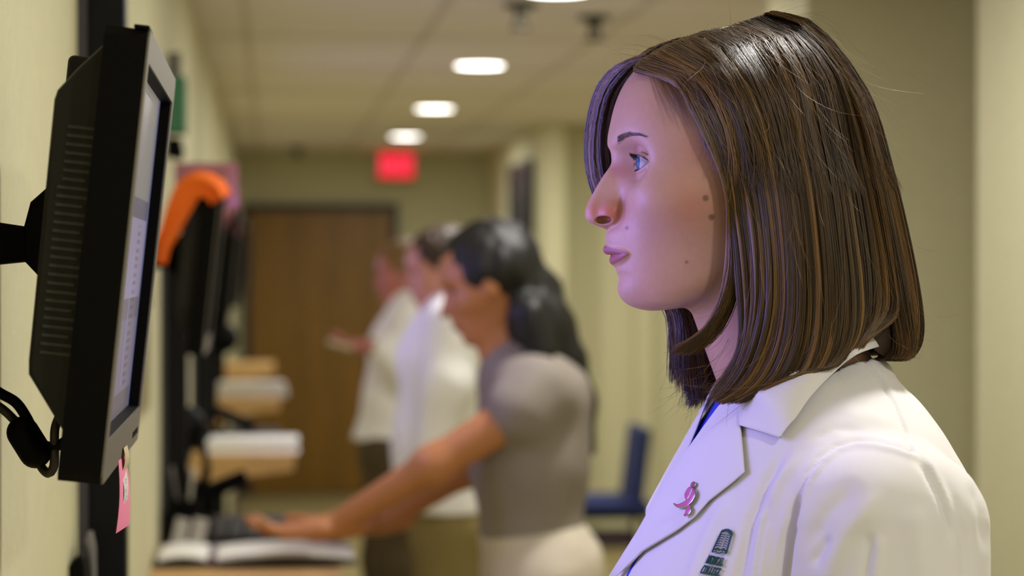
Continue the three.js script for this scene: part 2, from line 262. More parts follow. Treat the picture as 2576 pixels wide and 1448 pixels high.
// ---------- monitors on the left wall ----------
function ringZY(w, h, t, l, r, b, x0, x1, ch = 0.006) {      // a frame round a hole, in the monitor's own axes: z across, y up, x out
  const s = new THREE.Shape(), W = w / 2, H = h / 2; s.moveTo(-W + ch, -H); s.lineTo(W - ch, -H); s.lineTo(W, -H + ch); s.lineTo(W, H - ch); s.lineTo(W - ch, H); s.lineTo(-W + ch, H); s.lineTo(-W, H - ch); s.lineTo(-W, -H + ch); s.closePath();
  const k = new THREE.Path(); k.moveTo(-W + l, -H + b); k.lineTo(-W + l, H - t); k.lineTo(W - r, H - t); k.lineTo(W - r, -H + b); k.closePath(); s.holes.push(k);
  return new THREE.ExtrudeGeometry(s, { depth: x1 - x0, bevelEnabled: false }).translate(0, 0, x0).rotateY(Math.PI / 2);
}
const screenTex = dataTex(256, 256, (u, v) => {
  const y = v; let c = [0.60, 0.57, 0.62];
  if (y > 0.9) c = [0.58, 0.56, 0.55]; else if (y > 0.66) c = [0.56, 0.54, 0.55]; else if (y > 0.6) c = [0.38, 0.37, 0.47]; else if (y > 0.36) c = [0.61, 0.57, 0.70]; else if (y > 0.3) c = [0.46, 0.42, 0.50]; else if (y > 0.08) c = [0.52, 0.48, 0.58]; else c = [0.42, 0.39, 0.45];
  if (y > 0.1 && y < 0.58) { if (Math.floor(u * 9) % 3 === 0 && (y * 40) % 1 < 0.45) c = [c[0] * 0.8, c[1] * 0.8, c[2] * 0.84]; if (Math.abs(u - 0.62) < 0.006 && y < 0.5) c = [0.55, 0.62, 0.95]; }
  if (u > 0.94) c = [0.45, 0.46, 0.62];
  return c;
});
const screenMat = std(0x151318, 0.35, { emissive: 0xffffff, emissiveMap: screenTex, emissiveIntensity: 0.6 });
const TILT = Math.atan2(0.034, 0.319), MW = 0.415, MH = 0.321;
function placeMon(g, c) { return g.rotateZ(-TILT).translate(c.x, c.y, c.z); }
function monitorAt(c, label, near) {
  const o = thing('wall_monitor', label, 'monitor', c.clone(), 'monitors on arms along the left wall'), P = (n, g, m, par = o, l) => part(n, placeMon(g, c), m, par, l);
  P('bezel', ringZY(MW, MH, 0.022, 0.02, 0.02, 0.03, -0.0015, 0), M.silver, o, 'silver-grey front bezel');
  P('frame', ringZY(MW, MH, 0.0225, 0.0205, 0.0205, 0.0305, -0.0315, -0.0015), M.black);
  P('screen', new THREE.PlaneGeometry(MW - 0.034, MH - 0.046).rotateY(Math.PI / 2).translate(-0.0105, 0.004, 0), screenMat, o, 'lit screen showing pale windows');
  P('back_plate', box(-0.03, -0.012, -MH / 2 + 0.01, MH / 2 - 0.01, -MW / 2 + 0.01, MW / 2 - 0.01), M.blackMatte);
  const prof = [[-0.031, 0.152], [-0.050, 0.130], [-0.0625, 0.113], [-0.064, 0.106], [-0.0625, -0.08], [-0.0615, -0.09], [-0.031, -0.131]];
  const hs = P('housing', prism(prof, -MW / 2 + 0.03, MW / 2 - 0.028, 'xy', 0.003), M.housing ??= std(0x17150f, 0.42, { specularIntensity: 0.5 }), o, 'black rear housing');
  for (let i = 0; i < 27; i++) { const y = 0.088 - i * 0.0062, w = i < 6 ? 0.022 : 0.016 + 0.004 * ((i * 7) % 3); P('vent_rib', box(-0.052 - 0.003 * (i > 6), -0.052 + w, y - 0.0011, y + 0.0011, MW / 2 - 0.0285, MW / 2 - 0.0258), M.rib ??= std(0x2a2720, 0.5), hs); }
  for (let i = 0; i < 4; i++) P('button', box(-0.0008, 0.0006, -MH / 2 + 0.008, -MH / 2 + 0.013, -MW / 2 + 0.03 + i * 0.018, -MW / 2 + 0.04 + i * 0.018), M.black);
  P('top_clip', box(-0.012, -0.001, MH / 2, MH / 2 + 0.003, MW / 2 - 0.05, MW / 2 - 0.004, 0.001), M.black);
  P('rear_hook', new RoundedBoxGeometry(0.026, 0.03, 0.09, 3, 0.005).translate(-0.056, 0.134, 0.02), M.rust ??= std(0x0c0504, 0.5, { specularIntensity: 0.4 }), o);
  const L = new THREE.RectAreaLight(0x9e94ff, SCREEN * (near ? 1 : 0.5), MW - 0.05, MH - 0.06), p = V(0.0015, 0.004, 0).applyAxisAngle(V(0, 0, 1), -TILT).add(c), n = V(1, 0, 0).applyAxisAngle(V(0, 0, 1), -TILT);
  L.position.copy(p); L.lookAt(p.clone().add(n)); L.rotateY(0); L.name = 'screen_light'; scene.add(L);
  return o;
}
function armFor(c, label) {
  const o = thing('monitor_arm', label, 'monitor arm', V(XL, c.y, c.z), 'wall arms of the monitors'), x = c.x, y = c.y + 0.012, z = c.z;
  part('mount_plate', prism([[x - 0.062, y + 0.05], [x - 0.083, y + 0.031], [x - 0.088, y + 0.012], [x - 0.088, y - 0.014], [x - 0.062, y - 0.042]], z - 0.05, z + 0.05, 'xy', 0.002), M.black, o);
  part('arm_bar', prism([[x - 0.084, y + 0.012], [XL + 0.012, y + 0.018], [XL + 0.012, y - 0.018], [x - 0.084, y - 0.014]], z - 0.022, z + 0.022, 'xy', 0.002), M.black, o);
  part('wall_plate', box(XL, XL + 0.014, y - 0.09, y + 0.09, z - 0.04, z + 0.04, 0.003), M.black, o);
}
const mc = at(378, 82, 1.54).add(at(258, 1212, 1.54)).multiplyScalar(0.5); mc.z -= MW / 2;
monitorAt(mc, 'large black monitor in front, seen from its edge, screen facing the woman', true);
armFor(mc, 'black wall arm holding the large monitor in front');
const mcs = [V(mc.x, mc.y - 0.006, -4.1), V(mc.x + 0.002, mc.y - 0.01, -6.22), V(mc.x, mc.y, -8.42)];
['black monitor with the orange cloth draped over its top', 'black monitor with a pink sheet behind the orange-draped one', 'farthest black monitor on the left wall'].forEach((t, i) => monitorAt(mcs[i], t));
['black wall arm behind the orange cloth', 'black wall arm of the monitor with the pink sheet', 'black wall arm of the farthest monitor'].forEach((t, i) => armFor(mcs[i], t));
// cables under the near monitor
{
  const d = 1.7, q = (x, y, k = 0) => at(x, y, d + k), o = thing('power_cable', 'black cable with a thick ferrite block below the front monitor', 'cable', q(0, 985));
  part('cord', tube([q(-75, 940, 0), q(0, 988), q(40, 1012), q(68, 1052), q(88, 1094), q(112, 1120), q(140, 1122), q(166, 1108), q(190, 1080, 0.02)], 0.0042, 60), M.black, o);
  const a = q(48, 1072), b = q(98, 1152), g = new THREE.CapsuleGeometry(0.0125, a.distanceTo(b) * 0.62, 6, 20); g.scale(1, 1, 1.05).applyQuaternion(new THREE.Quaternion().setFromUnitVectors(V(0, 1, 0), b.clone().sub(a).normalize())).translate((a.x + b.x) / 2, (a.y + b.y) / 2, (a.z + b.z) / 2);
  part('ferrite_block', g, M.black, o);
  const s = thing('signal_cable', 'thin grey-brown cable looping up behind the front monitor\'s lower corner', 'cable', q(0, 1025));
  part('cord', tube([q(-75, 985, 0.012), q(0, 1024, 0.012), q(30, 1050, 0.014), q(60, 1085, 0.018), q(95, 1158, 0.012), q(112, 1184, 0.004), q(124, 1190), q(134, 1176), q(137, 1130), q(138, 1080), q(152, 1040, 0.02)], 0.0036, 60), std(0x3a302a, 0.5), s);
}
// pink tag taped to the lower bezel
{
  const G = (c, n = 8) => { const r = []; for (let i = 0; i <= n; i++) { const t = i / n, a = []; for (let j = 0; j <= 4; j++) { const u = j / 4; const A = c[0].clone().lerp(c[1], u), B = c[3].clone().lerp(c[2], u), p = A.lerp(B, t); p.x += 0.002 * Math.sin(t * 3); a.push(p); } r.push(a); } return r; };
  const c = [at(298.5, 1158, 1.70), at(316, 1144, 1.792), at(325, 1319, 1.792), at(291.5, 1341, 1.70)], o = thing('pink_tag', 'pink paper tag with a small white label taped under the front monitor', 'tag', c[0].clone());
  part('tag_paper', sheet(G(c), 0.0006, V(1, 0, 0)), std(0xe57f9b, 0.8), o);
  const ins = (u, v) => c[0].clone().lerp(c[1], u).lerp(c[3].clone().lerp(c[2], u), v).add(V(0.0008, 0, 0.0)), lc = [ins(0.36, 0.24), ins(0.8, 0.16), ins(0.72, 0.70), ins(0.33, 0.70)];
  const cv = document.createElement('canvas'); cv.width = 64; cv.height = 256; const x = cv.getContext('2d'); x.fillStyle = '#cfc6be'; x.fillRect(0, 0, 64, 256); x.fillStyle = '#5c5152'; for (let i = 0; i < 3; i++) for (let k = 0; k < 9; k++) x.fillRect(10 + rnd() * 34, 46 + i * 62 + k * 4, 4 + rnd() * 12, 2.5);
  const t = new THREE.CanvasTexture(cv); t.colorSpace = THREE.SRGBColorSpace;
  part('white_label', sheet(G(lc), 0.0003, V(1, 0, 0)), std(0xffffff, 0.8, { map: t }), o, 'white label with lines of grey print');
  const tp = [at(307.5, 1126, 1.735).add(V(0.0012, 0, 0)), at(316, 1119, 1.775).add(V(0.0012, 0, 0)), at(315, 1176, 1.775).add(V(0.0012, 0, 0)), at(303, 1186, 1.735).add(V(0.0012, 0, 0))];
  part('tape', sheet(G(tp, 4), 0.0003, V(1, 0, 0)), std(0xd8c79a, 0.4, { transparent: true, opacity: 0.85 }), o, 'strip of yellowed tape');
}
// vertical wall tracks
function track(d, label, y0 = 0.35, y1 = 2.32) {
  const o = thing('wall_track', label, 'wall track', V(XL, y0, -d), 'wall tracks of the workstations'), xa = XL + 0.012, xb = XL + 0.058;
  part('rail', box(xa, xb, y0, y1, -d - 0.05, -d, 0.002), M.track, o);
  part('mounting_lip', box(XL, xa, y0, y1, -d - 0.06, -d + 0.006), M.trackLip, o, 'grey mounting lip along the wall');
}
track(2.72, 'tall dark wall track just behind the front monitor'); track(4.75, 'dark wall track beside the orange-draped monitor', 0.35, 1.6); track(6.6, 'dark wall track beside the monitor with the pink sheet', 0.35, 1.6); track(8.8, 'farthest dark wall track on the left wall', 0.35, 1.6);
// the wedge-shaped holder low on the near track
{
  const d = 2.6, o = thing('tray_holder', 'black wedge-shaped holder low on the near wall track', 'holder', at(205, 1448, d)), q = (x, y) => { const p = at(x, y, d); return [p.x, p.y]; };
  part('holder_body', prism([q(176, 1420), q(203, 1385), q(214, 1400), q(222, 1470), q(226, 1640), q(176, 1640)], -d - 0.05, -d + 0.02, 'xy', 0.003), M.black, o);
  part('side_flap', prism([q(204, 1372), q(212, 1352), q(222, 1352), q(230, 1390), q(234, 1640), q(224, 1640), q(218, 1440)], -d - 0.07, -d - 0.05, 'xy', 0.002), M.grey, o, 'pale grey side flap');
}
// shelves
function shelf(d, depth, h, px, label) {
  const x1 = at(px, 1100, d).x, z0 = -d, z1 = -d - depth, o = thing('wall_shelf', label, 'shelf', V(XL, h, z0), 'wooden wall shelves of the workstations'), t = 0.05;
  part('board', box(XL, x1, h - 0.03, h, z1, z0, 0.004), M.shelf, o);
  const br = []; br.push([XL, h - 0.03], [x1 - 0.004, h - 0.03], [x1 - 0.004, h - t]); for (let i = 1; i <= 10; i++) { const u = i / 10, x = lerp(x1 - 0.01, XL, u); br.push([x, h - t - 0.075 * u * u * u - 0.012 * Math.sin(u * 3)]); }
  for (const z of [z0 - 0.024, z1]) part('bracket', prism(br.slice().reverse(), z, z + 0.024, 'xy', 0.001), M.shelf, o);
  return x1;
}
shelf(4.22, 0.85, 1.0, 862, 'pale wooden shelf under the open white notebook');
shelf(6.45, 0.75, 1.045, 742, 'pale wooden shelf with a thick white binder on it');
shelf(8.5, 0.75, 1.09, 706, 'pale wooden shelf behind the one with the white binder');
shelf(10.5, 0.6, 1.12, 690, 'farthest pale wooden shelf on the left wall');
// on the shelves
function keyboard(p, turn, label, y) {
  const o = thing('keyboard', label, 'keyboard', V(p[0], y, p[1]), 'keyboards on the shelves'); o.rotation.y = turn; const g = (n, geo, m) => { const me = new THREE.Mesh(geo, m); me.name = n; o.add(me); };
  g('case', new RoundedBoxGeometry(0.2, 0.022, 0.42, 2, 0.006).translate(0, 0.011, 0), M.black);
  const keys = []; for (let r = 0; r < 5; r++) for (let k = 0; k < 18; k++) keys.push(box(-0.08 + r * 0.034, -0.08 + r * 0.034 + 0.028, 0.022, 0.03, -0.19 + k * 0.0212, -0.19 + k * 0.0212 + 0.017)); g('keys', merge(keys), M.keyDark ??= std(0x2b2726, 0.6)); return o;
}
keyboard([-0.04, -4.83], 0.0, 'dark keyboard behind the open white notebook', 1.0);
keyboard([-0.06, -6.95], 0.0, 'dark keyboard behind the white binder', 1.045);
keyboard([-0.09, -8.98], 0.0, 'farthest dark keyboard on a shelf', 1.09);
{
  // open notebook
  const A = at(392, 1400, 4.34), B = at(892, 1400, 4.34), y = 1.002, o = thing('open_notebook', 'open white notebook lying on the nearest shelf by the woman\'s hand', 'notebook', V((A.x + B.x) / 2, y, -4.44)), page = (x0, x1, up) => { const g = []; for (let i = 0; i <= 6; i++) { const r = []; for (let j = 0; j <= 10; j++) { const u = j / 10; r.push(V(lerp(x0, x1, u), y + 0.014 + 0.012 * Math.sin(Math.PI * (up ? u : 1 - u) * 0.8 + 0.3), lerp(-4.36, -4.56, i / 6))); } g.push(r); } return sheet(g, 0.01, V(0, 1, 0)); };
  const m = lerp(A.x, B.x, 0.28); part('page_block', page(A.x, m - 0.008, false), M.paper, o); part('page_block', page(m + 0.008, B.x, true), M.paper, o);
  part('cover', box(A.x - 0.004, B.x + 0.004, y, y + 0.004, -4.57, -4.35), std(0x3b3a42, 0.6), o, 'dark cover under the pages'); part('binding', cyl(V(m, y + 0.012, -4.355), V(m, y + 0.012, -4.565), 0.009), std(0x6d5a62, 0.5), o);
  const MX = 0.10, mo = thing('computer_mouse', 'dark computer mouse in front of the woman\'s hand', 'mouse', V(MX, 1.0, -4.63)); part('shell', new THREE.SphereGeometry(1, 20, 14).scale(0.058, 0.03, 0.034).translate(MX, 1.03, -4.63), M.black, mo); part('wheel', new THREE.TorusGeometry(0.008, 0.003, 8, 16).translate(MX - 0.03, 1.055, -4.63), M.grey, mo);
  const bi = thing('white_binder', 'thick white binder on the second shelf', 'binder', V(-0.05, 1.045, -6.55)), x0 = at(520, 1120, 6.5).x, x1 = at(752, 1120, 6.5).x;
  part('cover', [box(x0, x1, 1.045, 1.049, -6.72, -6.47, 0.0015), box(x0, x1, 1.078, 1.082, -6.72, -6.47, 0.0015), box(x0, x0 + 0.004, 1.045, 1.082, -6.72, -6.47, 0.0015)], M.paper, bi); part('pages', box(x0 + 0.006, x1 - 0.006, 1.049, 1.078, -6.715, -6.475), M.paper, bi);
  const b2 = thing('paper_stack', 'low stack of pale paper on the shelf behind the binder', 'paper', V(-0.05, 1.09, -8.6)), y0 = at(545, 985, 8.55).x, y1 = at(724, 985, 8.55).x; for (let k = 0; k < 3; k++) part('paper_bundle', box(y0 + k * 0.004, y1 - k * 0.006, 1.09 + k * 0.018, 1.107 + k * 0.018, -8.75 + k * 0.004, -8.52), M.plastic, b2);
  // cup of pens and grey papers by the left wall
  const pc = thing('pen_holder', 'dark pen holder by the wall on the nearest shelf', 'pen holder', V(-0.18, 1.0, -4.7)); part('cup', new THREE.CylinderGeometry(0.035, 0.032, 0.1, 20, 1, false).translate(-0.18, 1.05, -4.7), M.black, pc); for (let k = 0; k < 4; k++) part('pen', cyl(V(-0.19 + k * 0.008, 1.06, -4.705 + k * 0.004), V(-0.21 + k * 0.024, 1.17, -4.72 + k * 0.014), 0.004), [M.grey, M.black, M.plastic, M.black][k], pc);
  // the black jointed stand holding the keyboard tray between the first two shelves
  const q = (x, y, d = 4.9) => at(x, y, d), st = thing('jointed_stand', 'black jointed stand of arms and cables on the wall above the nearest shelf', 'stand', V(XL, 1.0, -4.9));
  part('upright', tube([q(452, 700, 4.85), q(452, 860, 4.85), q(455, 1020, 4.85), q(460, 1090, 4.85)], 0.011), M.black, st);
  part('joint', [new THREE.SphereGeometry(0.048, 20, 14).translate(...q(466, 1075, 4.87).toArray()), new THREE.SphereGeometry(0.042, 20, 14).translate(...q(446, 1218, 4.87).toArray())], M.black, st);
  part('lower_arm', [cyl(q(462, 1070, 4.87), q(432, 1190, 4.87), 0.034, 0.03), cyl(q(430, 1215, 4.87), q(520, 1240, 4.87), 0.03, 0.022), cyl(q(520, 1240, 4.87), q(620, 1195, 4.87), 0.02, 0.016), cyl(q(520, 1240, 4.87), q(522, 1290, 4.87), 0.022, 0.022)], M.black, st);
  part('cable', tube([q(480, 1080, 4.84), q(512, 1130, 4.84), q(520, 1200, 4.84), q(500, 1250, 4.84)], 0.008), M.black, st);
  const st2 = thing('jointed_stand', 'black upright stand beside the second shelf', 'stand', V(XL, 1.05, -6.9)); part('upright', tube([q(536, 780, 6.9), q(534, 900, 6.9), q(530, 1010, 6.9), q(528, 1070, 6.9)], 0.022), M.black, st2); part('joint', new THREE.SphereGeometry(0.05, 18, 12).translate(...q(560, 850, 6.9).toArray()), M.black, st2); part('lower_arm', cyl(q(536, 1030, 6.9), q(640, 1075, 6.9), 0.02), M.black, st2);
  // bags of white clips in front of the keyboard
  for (const [a, b, w] of [[452, 1330, 'pale grey card leaning by the wall on the nearest shelf'], [498, 1335, 'pale grey card leaning second from the wall on the nearest shelf']]) { const p = q(a, b, 4.55), k = thing('leaning_card', w, 'card', p.clone().setY(1.0)); part('card_sheet', new RoundedBoxGeometry(0.03, 0.075, 0.004, 2, 0.0015).rotateZ(-0.22).translate(p.x, 1.04, p.z), std(0xa9a29c, 0.7), k); }
}
// orange cloth over the second monitor, pink sheets, green box
{
  const mid = [[400, 662], [408, 622], [424, 585], [440, 545], [455, 510], [472, 478], [495, 462], [520, 464], [545, 478], [556, 500]], d = 3.86, cv = new THREE.CatmullRomCurve3(mid.map(([x, y]) => at(x, y, d))), grid = [];
  for (let i = 0; i <= 40; i++) { const t = i / 40, p = cv.getPoint(t), tg = cv.getTangent(t), nn = V(-tg.y, tg.x, 0).normalize(), w = 0.020 * (0.45 + 0.75 * Math.sin(t * 2.4)), r = []; for (let j = 0; j <= 8; j++) { const u = j / 8 * 2 - 1; r.push(p.clone().addScaledVector(nn, u * w).add(V(0, 0, 0.008 * Math.cos(u * 5 + t * 6) - Math.abs(u) * 0.02))); } grid.push(r); }
  const o = thing('orange_cloth', 'bright orange cloth draped over the second monitor', 'cloth', cv.getPoint(0.5)); part('cloth', sheet(grid, 0.004, V(0, 0, 1)), std(0xff7418, 0.8), o);
  const pk = std(0xb9788a, 0.85), pp = (c, d, l, n) => { const a = at(c[0], c[1], d), b = at(c[2], c[3], d), k = thing('pink_sheet', l, 'paper', V(a.x, b.y, -d), 'pink sheets above the monitors'), g = []; for (let i = 0; i <= 8; i++) { const r = []; for (let j = 0; j <= 6; j++) { const u = j / 6, v = i / 8; r.push(V(lerp(a.x, b.x, u), lerp(a.y, b.y, v), -d + 0.01 * Math.sin(v * 3 + u * 2 + n))); } g.push(r); } part('paper', sheet(g, 0.0012, V(0, 0, 1)), pk, k); };
  pp([566, 478, 603, 592], 6.009, 'narrow pink sheet standing over the dark monitor behind the orange cloth', 1); pp([440, 410, 598, 520], 4.312, 'dusky pink sheet standing behind the orange cloth', 2);
  const ga = at(428, 190, 5.0), gb = at(466, 332, 5.0), k = thing('green_box', 'green box hung high on the left wall behind the front monitor', 'box', V(XL, gb.y, -5.0)); part('case', box(XL, gb.x, gb.y, ga.y, -5.12, -5.0, 0.004), std(0x3f7a58, 0.7), k); part('hook', box(XL, gb.x - 0.012, ga.y, ga.y + 0.06, -5.1, -5.07, 0.003), M.grey, k);
  const ba = at(434, 345, 5.0), bb = at(462, 402, 5.0), bk = thing('black_clip', 'small black clip on the wall under the green box', 'clip', V(XL, bb.y, -5.0)); part('clip_body', prism([[XL, ba.y], [ba.x + 0.018, ba.y], [bb.x, bb.y + 0.02], [bb.x - 0.006, bb.y], [XL, bb.y + 0.008]].reverse(), -5.06, -5.01, 'xy', 0.002), M.black, bk); part('clip_lever', box(XL + 0.004, bb.x - 0.004, bb.y + 0.02, bb.y + 0.03, -5.01, -4.998), M.black, bk);
}
// ---------- the woman in front ----------
// head: every table is keyed by picture row; its values are picture columns on her midplane, turned into metres here
const rowY = (py) => Hd(1700, py).y, colX = (px, py) => Hd(px, py).x;
const tab = (rows) => table(rows.map(([py, px]) => [-rowY(py), colX(px, py)])), tabM = (rows) => table(rows.map(([py, m]) => [-rowY(py), m]));
const faceFront = tab([[60, 1700], [120, 1636], [190, 1592], [250, 1564], [310, 1546], [345, 1536], [365, 1534], [393, 1552], [430, 1566], [480, 1567], [530, 1560], [570, 1534], [589, 1525], [603, 1524], [622, 1530], [640, 1546], [660, 1549], [680, 1551], [694, 1557], [706, 1557], [721, 1554.5], [736, 1556], [753, 1563], [771, 1578], [781, 1594], [800, 1640]]);
const faceSide = tab([[60, 1700], [120, 1636], [190, 1592], [250, 1563], [345, 1545], [430, 1554], [520, 1553], [600, 1542], [680, 1550], [740, 1564], [775, 1585], [800, 1640]]);
const faceWide = tabM([[60, 0.030], [120, 0.042], [190, 0.055], [250, 0.063], [345, 0.068], [400, 0.068], [460, 0.0675], [520, 0.065], [580, 0.0605], [640, 0.0555], [700, 0.0505], [750, 0.046], [800, 0.042]]);
const faceDeep = tabM([[60, 0.06], [190, 0.07], [345, 0.078], [450, 0.078], [560, 0.082], [640, 0.086], [700, 0.084], [760, 0.078], [800, 0.075]]);
const faceExp = tabM([[60, 2.2], [190, 2.4], [345, 2.55], [450, 2.3], [560, 2.1], [640, 2.05], [700, 2.1], [800, 2.0]]);
const noseFront = tab([[340, 1600], [372, 1556], [385, 1546], [393, 1543], [404, 1541.5], [415, 1537], [438, 1521], [453, 1511], [469, 1501.5], [490, 1490], [512, 1478], [524, 1473.5], [534, 1472], [547, 1473], [558, 1480.5], [565, 1493], [570, 1507], [576, 1522], [590, 1545], [620, 1600]]);
const noseR = tabM([[380, 0.0062], [415, 0.0055], [450, 0.005], [500, 0.0062], [525, 0.0082], [550, 0.0088], [562, 0.0075], [576, 0.005]]);
const noseTan = tabM([[380, 0.62], [430, 0.5], [480, 0.42], [530, 0.26], [576, 0.2]]);
const craniumC = Hd(1856, 335), neckA = Hd(1893, 716), neckB = Hd(2030, 1010);
const EYE_R = 0.0122, eyeC = Hd(1640, 411, 0.031), alaC = Hd(1541, 536, 0.0122), nostC = Hd(1519, 553, 0.0102), sockC = Hd(1570, 407, 0.031), cheekC = Hd(1712, 498, 0.047), chinC = Hd(1588, 752), tipC = Hd(1497, 541);
const lipU = [Hd(1530, 627.5), Hd(1553, 629, 0.013), Hd(1578, 637, 0.0255)], lipL = [Hd(1549, 653.5), Hd(1562, 649, 0.013), Hd(1578, 639.5, 0.0255)];
const earC = Hd(1885, 470, 0.075);
const jawY0 = Hd(1610, 783).y, jawX0 = Hd(1600, 783).x, jawX1 = Hd(1830, 783).x, maskBack = Hd(1905, 500).x, maskTop = Hd(1800, 150).y, noseTop = Hd(1500, 375).y, noseBot = Hd(1500, 585).y;
const q2 = (a, b, c, t) => { const u = 1 - t; return u * u * a + 2 * u * t * b + t * t * c; };
const through = (L) => [L[0], V(2 * L[1].x - (L[0].x + L[2].x) / 2, 2 * L[1].y - (L[0].y + L[2].y) / 2, 0), L[2]];
const lipUq = through(lipU), lipLq = through(lipL);
function lipF(x, y, z, Q, r0) {
  const s = clamp(z / 0.0255, 0, 1), cx = q2(Q[0].x, Q[1].x, Q[2].x, s), cy = q2(Q[0].y, Q[1].y, Q[2].y, s), r = r0 * Math.sqrt(Math.max(0.02, 1 - s * s * 0.97));
  return Math.hypot(x - cx, (y - cy) * 1.05, Math.max(0, z - 0.0255)) - r;
}
// eyelid opening in angles round the eyeball: azimuth from straight ahead (minus x) towards the temple, elevation
const lidUp = table([[-0.95, 0.10], [-0.5, 0.40], [0, 0.48], [0.4, 0.46], [0.7, 0.395], [1.1, 0.19], [1.28, 0.05]]), lidLo = table([[-0.95, -0.06], [-0.5, -0.36], [0, -0.44], [0.4, -0.38], [0.7, -0.285], [1.1, -0.04], [1.28, 0.04]]);
function headF(X, Y, Zw, detail = true) {
  const z = Math.abs(Zw - Z0), t = -Y;
  const W = faceWide(t), A = faceDeep(t), n = faceExp(t), xf = lerp(faceFront(t), faceSide(t), sstep(0.004, 0.030, z)), dx = xf + A - X;
  let m;
  if (dx > 0) { const r = Math.pow(Math.pow(z / W, n) + Math.pow(dx / A, n), 1 / n); m = (r - 1) * lerp(W, A, clamp(dx / A, 0, 1)) ; } else m = z - W;
  const jy = jawY0 + sstep(jawX0, jawX1, X) * (0.006 + 0.017 * (z / 0.05) ** 2);
  m = smax(m, jy - Y, 0.016); m = smax(m, Y - maskTop, 0.03); m = smax(m, X - maskBack, 0.02);
  let f = smin(m, ell(X, Y, z, V3.set(craniumC.x, craniumC.y, 0), 0.096, 0.0835, 0.0745), 0.02);
  f = smin(f, cap(X, Y, z, nA, nB, 0.0545, 0.064), 0.009);
  if (X < maskBack - 0.03) {
    f = smin(f, ell(X, Y, z, cheekL, 0.030, 0.016, 0.0165), 0.03);
    f = smax(f, -ell(X, Y, z, sockL, 0.021, 0.0150, 0.0205), 0.014);
    // nose
    const xn = noseFront(t), r = noseR(t), ta = noseTan(t), s = X - xn - r, c = 1 / Math.sqrt(1 + ta * ta), sn = ta * c;
    let nose = (s * c + z * sn < 0) ? Math.hypot(s, z) - r : Math.abs(z) * c - s * sn - r;
    nose = Math.max(nose, X - (xf + 0.02), Y - noseTop, noseBot - Y);
    nose = smin(nose, ell(X, Y, z, alaL, 0.0082, 0.0080, 0.0058), 0.0075);
    f = smin(f, nose, lerp(0.0075, 0.0034, sstep(alaY0, alaY1, t)));
    f = smax(f, -Math.min(ell(X, Y - 0.12 * (X - nostL.x), z, nostL, 0.0074, 0.0034, 0.0084), ell(X, Y - 0.0045, z + 0.0042, nostL, 0.0056, 0.0070, 0.0030)), 0.0010);
    // lips
    const lips = smin(lipF(X, Y, z, lipUq, 0.0044), lipF(X, Y, z, lipLq, 0.0053), 0.0007);
    f = smin(f, lips, 0.0032);
    // eyelids
    const ex = X - eyeC.x, ey = Y - eyeC.y, ez = z - eyeL.z, er = Math.sqrt(ex * ex + ey * ey + ez * ez);
    if (er < 0.03) {
      const lid = er - EYE_R - 0.0017; f = smin(f, lid, 0.0055);
      const az = Math.atan2(ez, -ex), elv = Math.asin(clamp(ey / Math.max(er, 1e-6), -1, 1)), front = sstep(1.5, 1.1, Math.abs(az));
      const up = lidUp(az), lo = lidLo(az);
      f += front * (0.0017 * Math.exp(-(((elv - up - 0.34) / 0.085) ** 2)) + 0.0004 * Math.exp(-(((elv - lo + 0.28) / 0.06) ** 2))) * sstep(0.021, 0.014, er);
      if (er < EYE_R + 0.008 && az > -1 && az < 1.3) f = smax(f, Math.min(up - elv, elv - lo, EYE_R * 0 + (EYE_R + 0.0075 - er) / EYE_R) * EYE_R, 0.0008);
    }
  }
  return f;
}
const alaY0 = -rowY(478), alaY1 = -rowY(512);
const V3 = V(0, 0, 0), loc = (v) => V(v.x, v.y, v.z - Z0), nA = loc(neckA), nB = loc(neckB), cheekL = loc(cheekC), sockL = loc(sockC), alaL = loc(alaC), nostL = loc(nostC), eyeL = loc(eyeC);
const skinTone = lin(0xb48b7c), blush = lin(0xb4604f), lipTone = lin(0x8e4c58), shadowless = lin(0xd2a68f);
function inPoly(px, py, P) { let c = false; for (let i = 0, j = P.length - 1; i < P.length; j = i++) if ((P[i][1] > py) !== (P[j][1] > py) && px < (P[j][0] - P[i][0]) * (py - P[i][1]) / (P[j][1] - P[i][1]) + P[i][0]) c = !c; return c; }
const lipPoly = [[1505, 614], [1519, 615.5], [1533, 621], [1550, 625.5], [1566, 630.5], [1583, 637.5], [1574, 646], [1560, 656.5], [1545, 664], [1534, 669], [1520, 672], [1500, 640]];
function polyDist(px, py, P) { let b = 1e9; for (let i = 0, j = P.length - 1; i < P.length; j = i++) { const dx = P[i][0] - P[j][0], dy = P[i][1] - P[j][1], t = clamp(((px - P[j][0]) * dx + (py - P[j][1]) * dy) / (dx * dx + dy * dy), 0, 1); b = Math.min(b, Math.hypot(px - P[j][0] - dx * t, py - P[j][1] - dy * t)); } return inPoly(px, py, P) ? -b : b; }
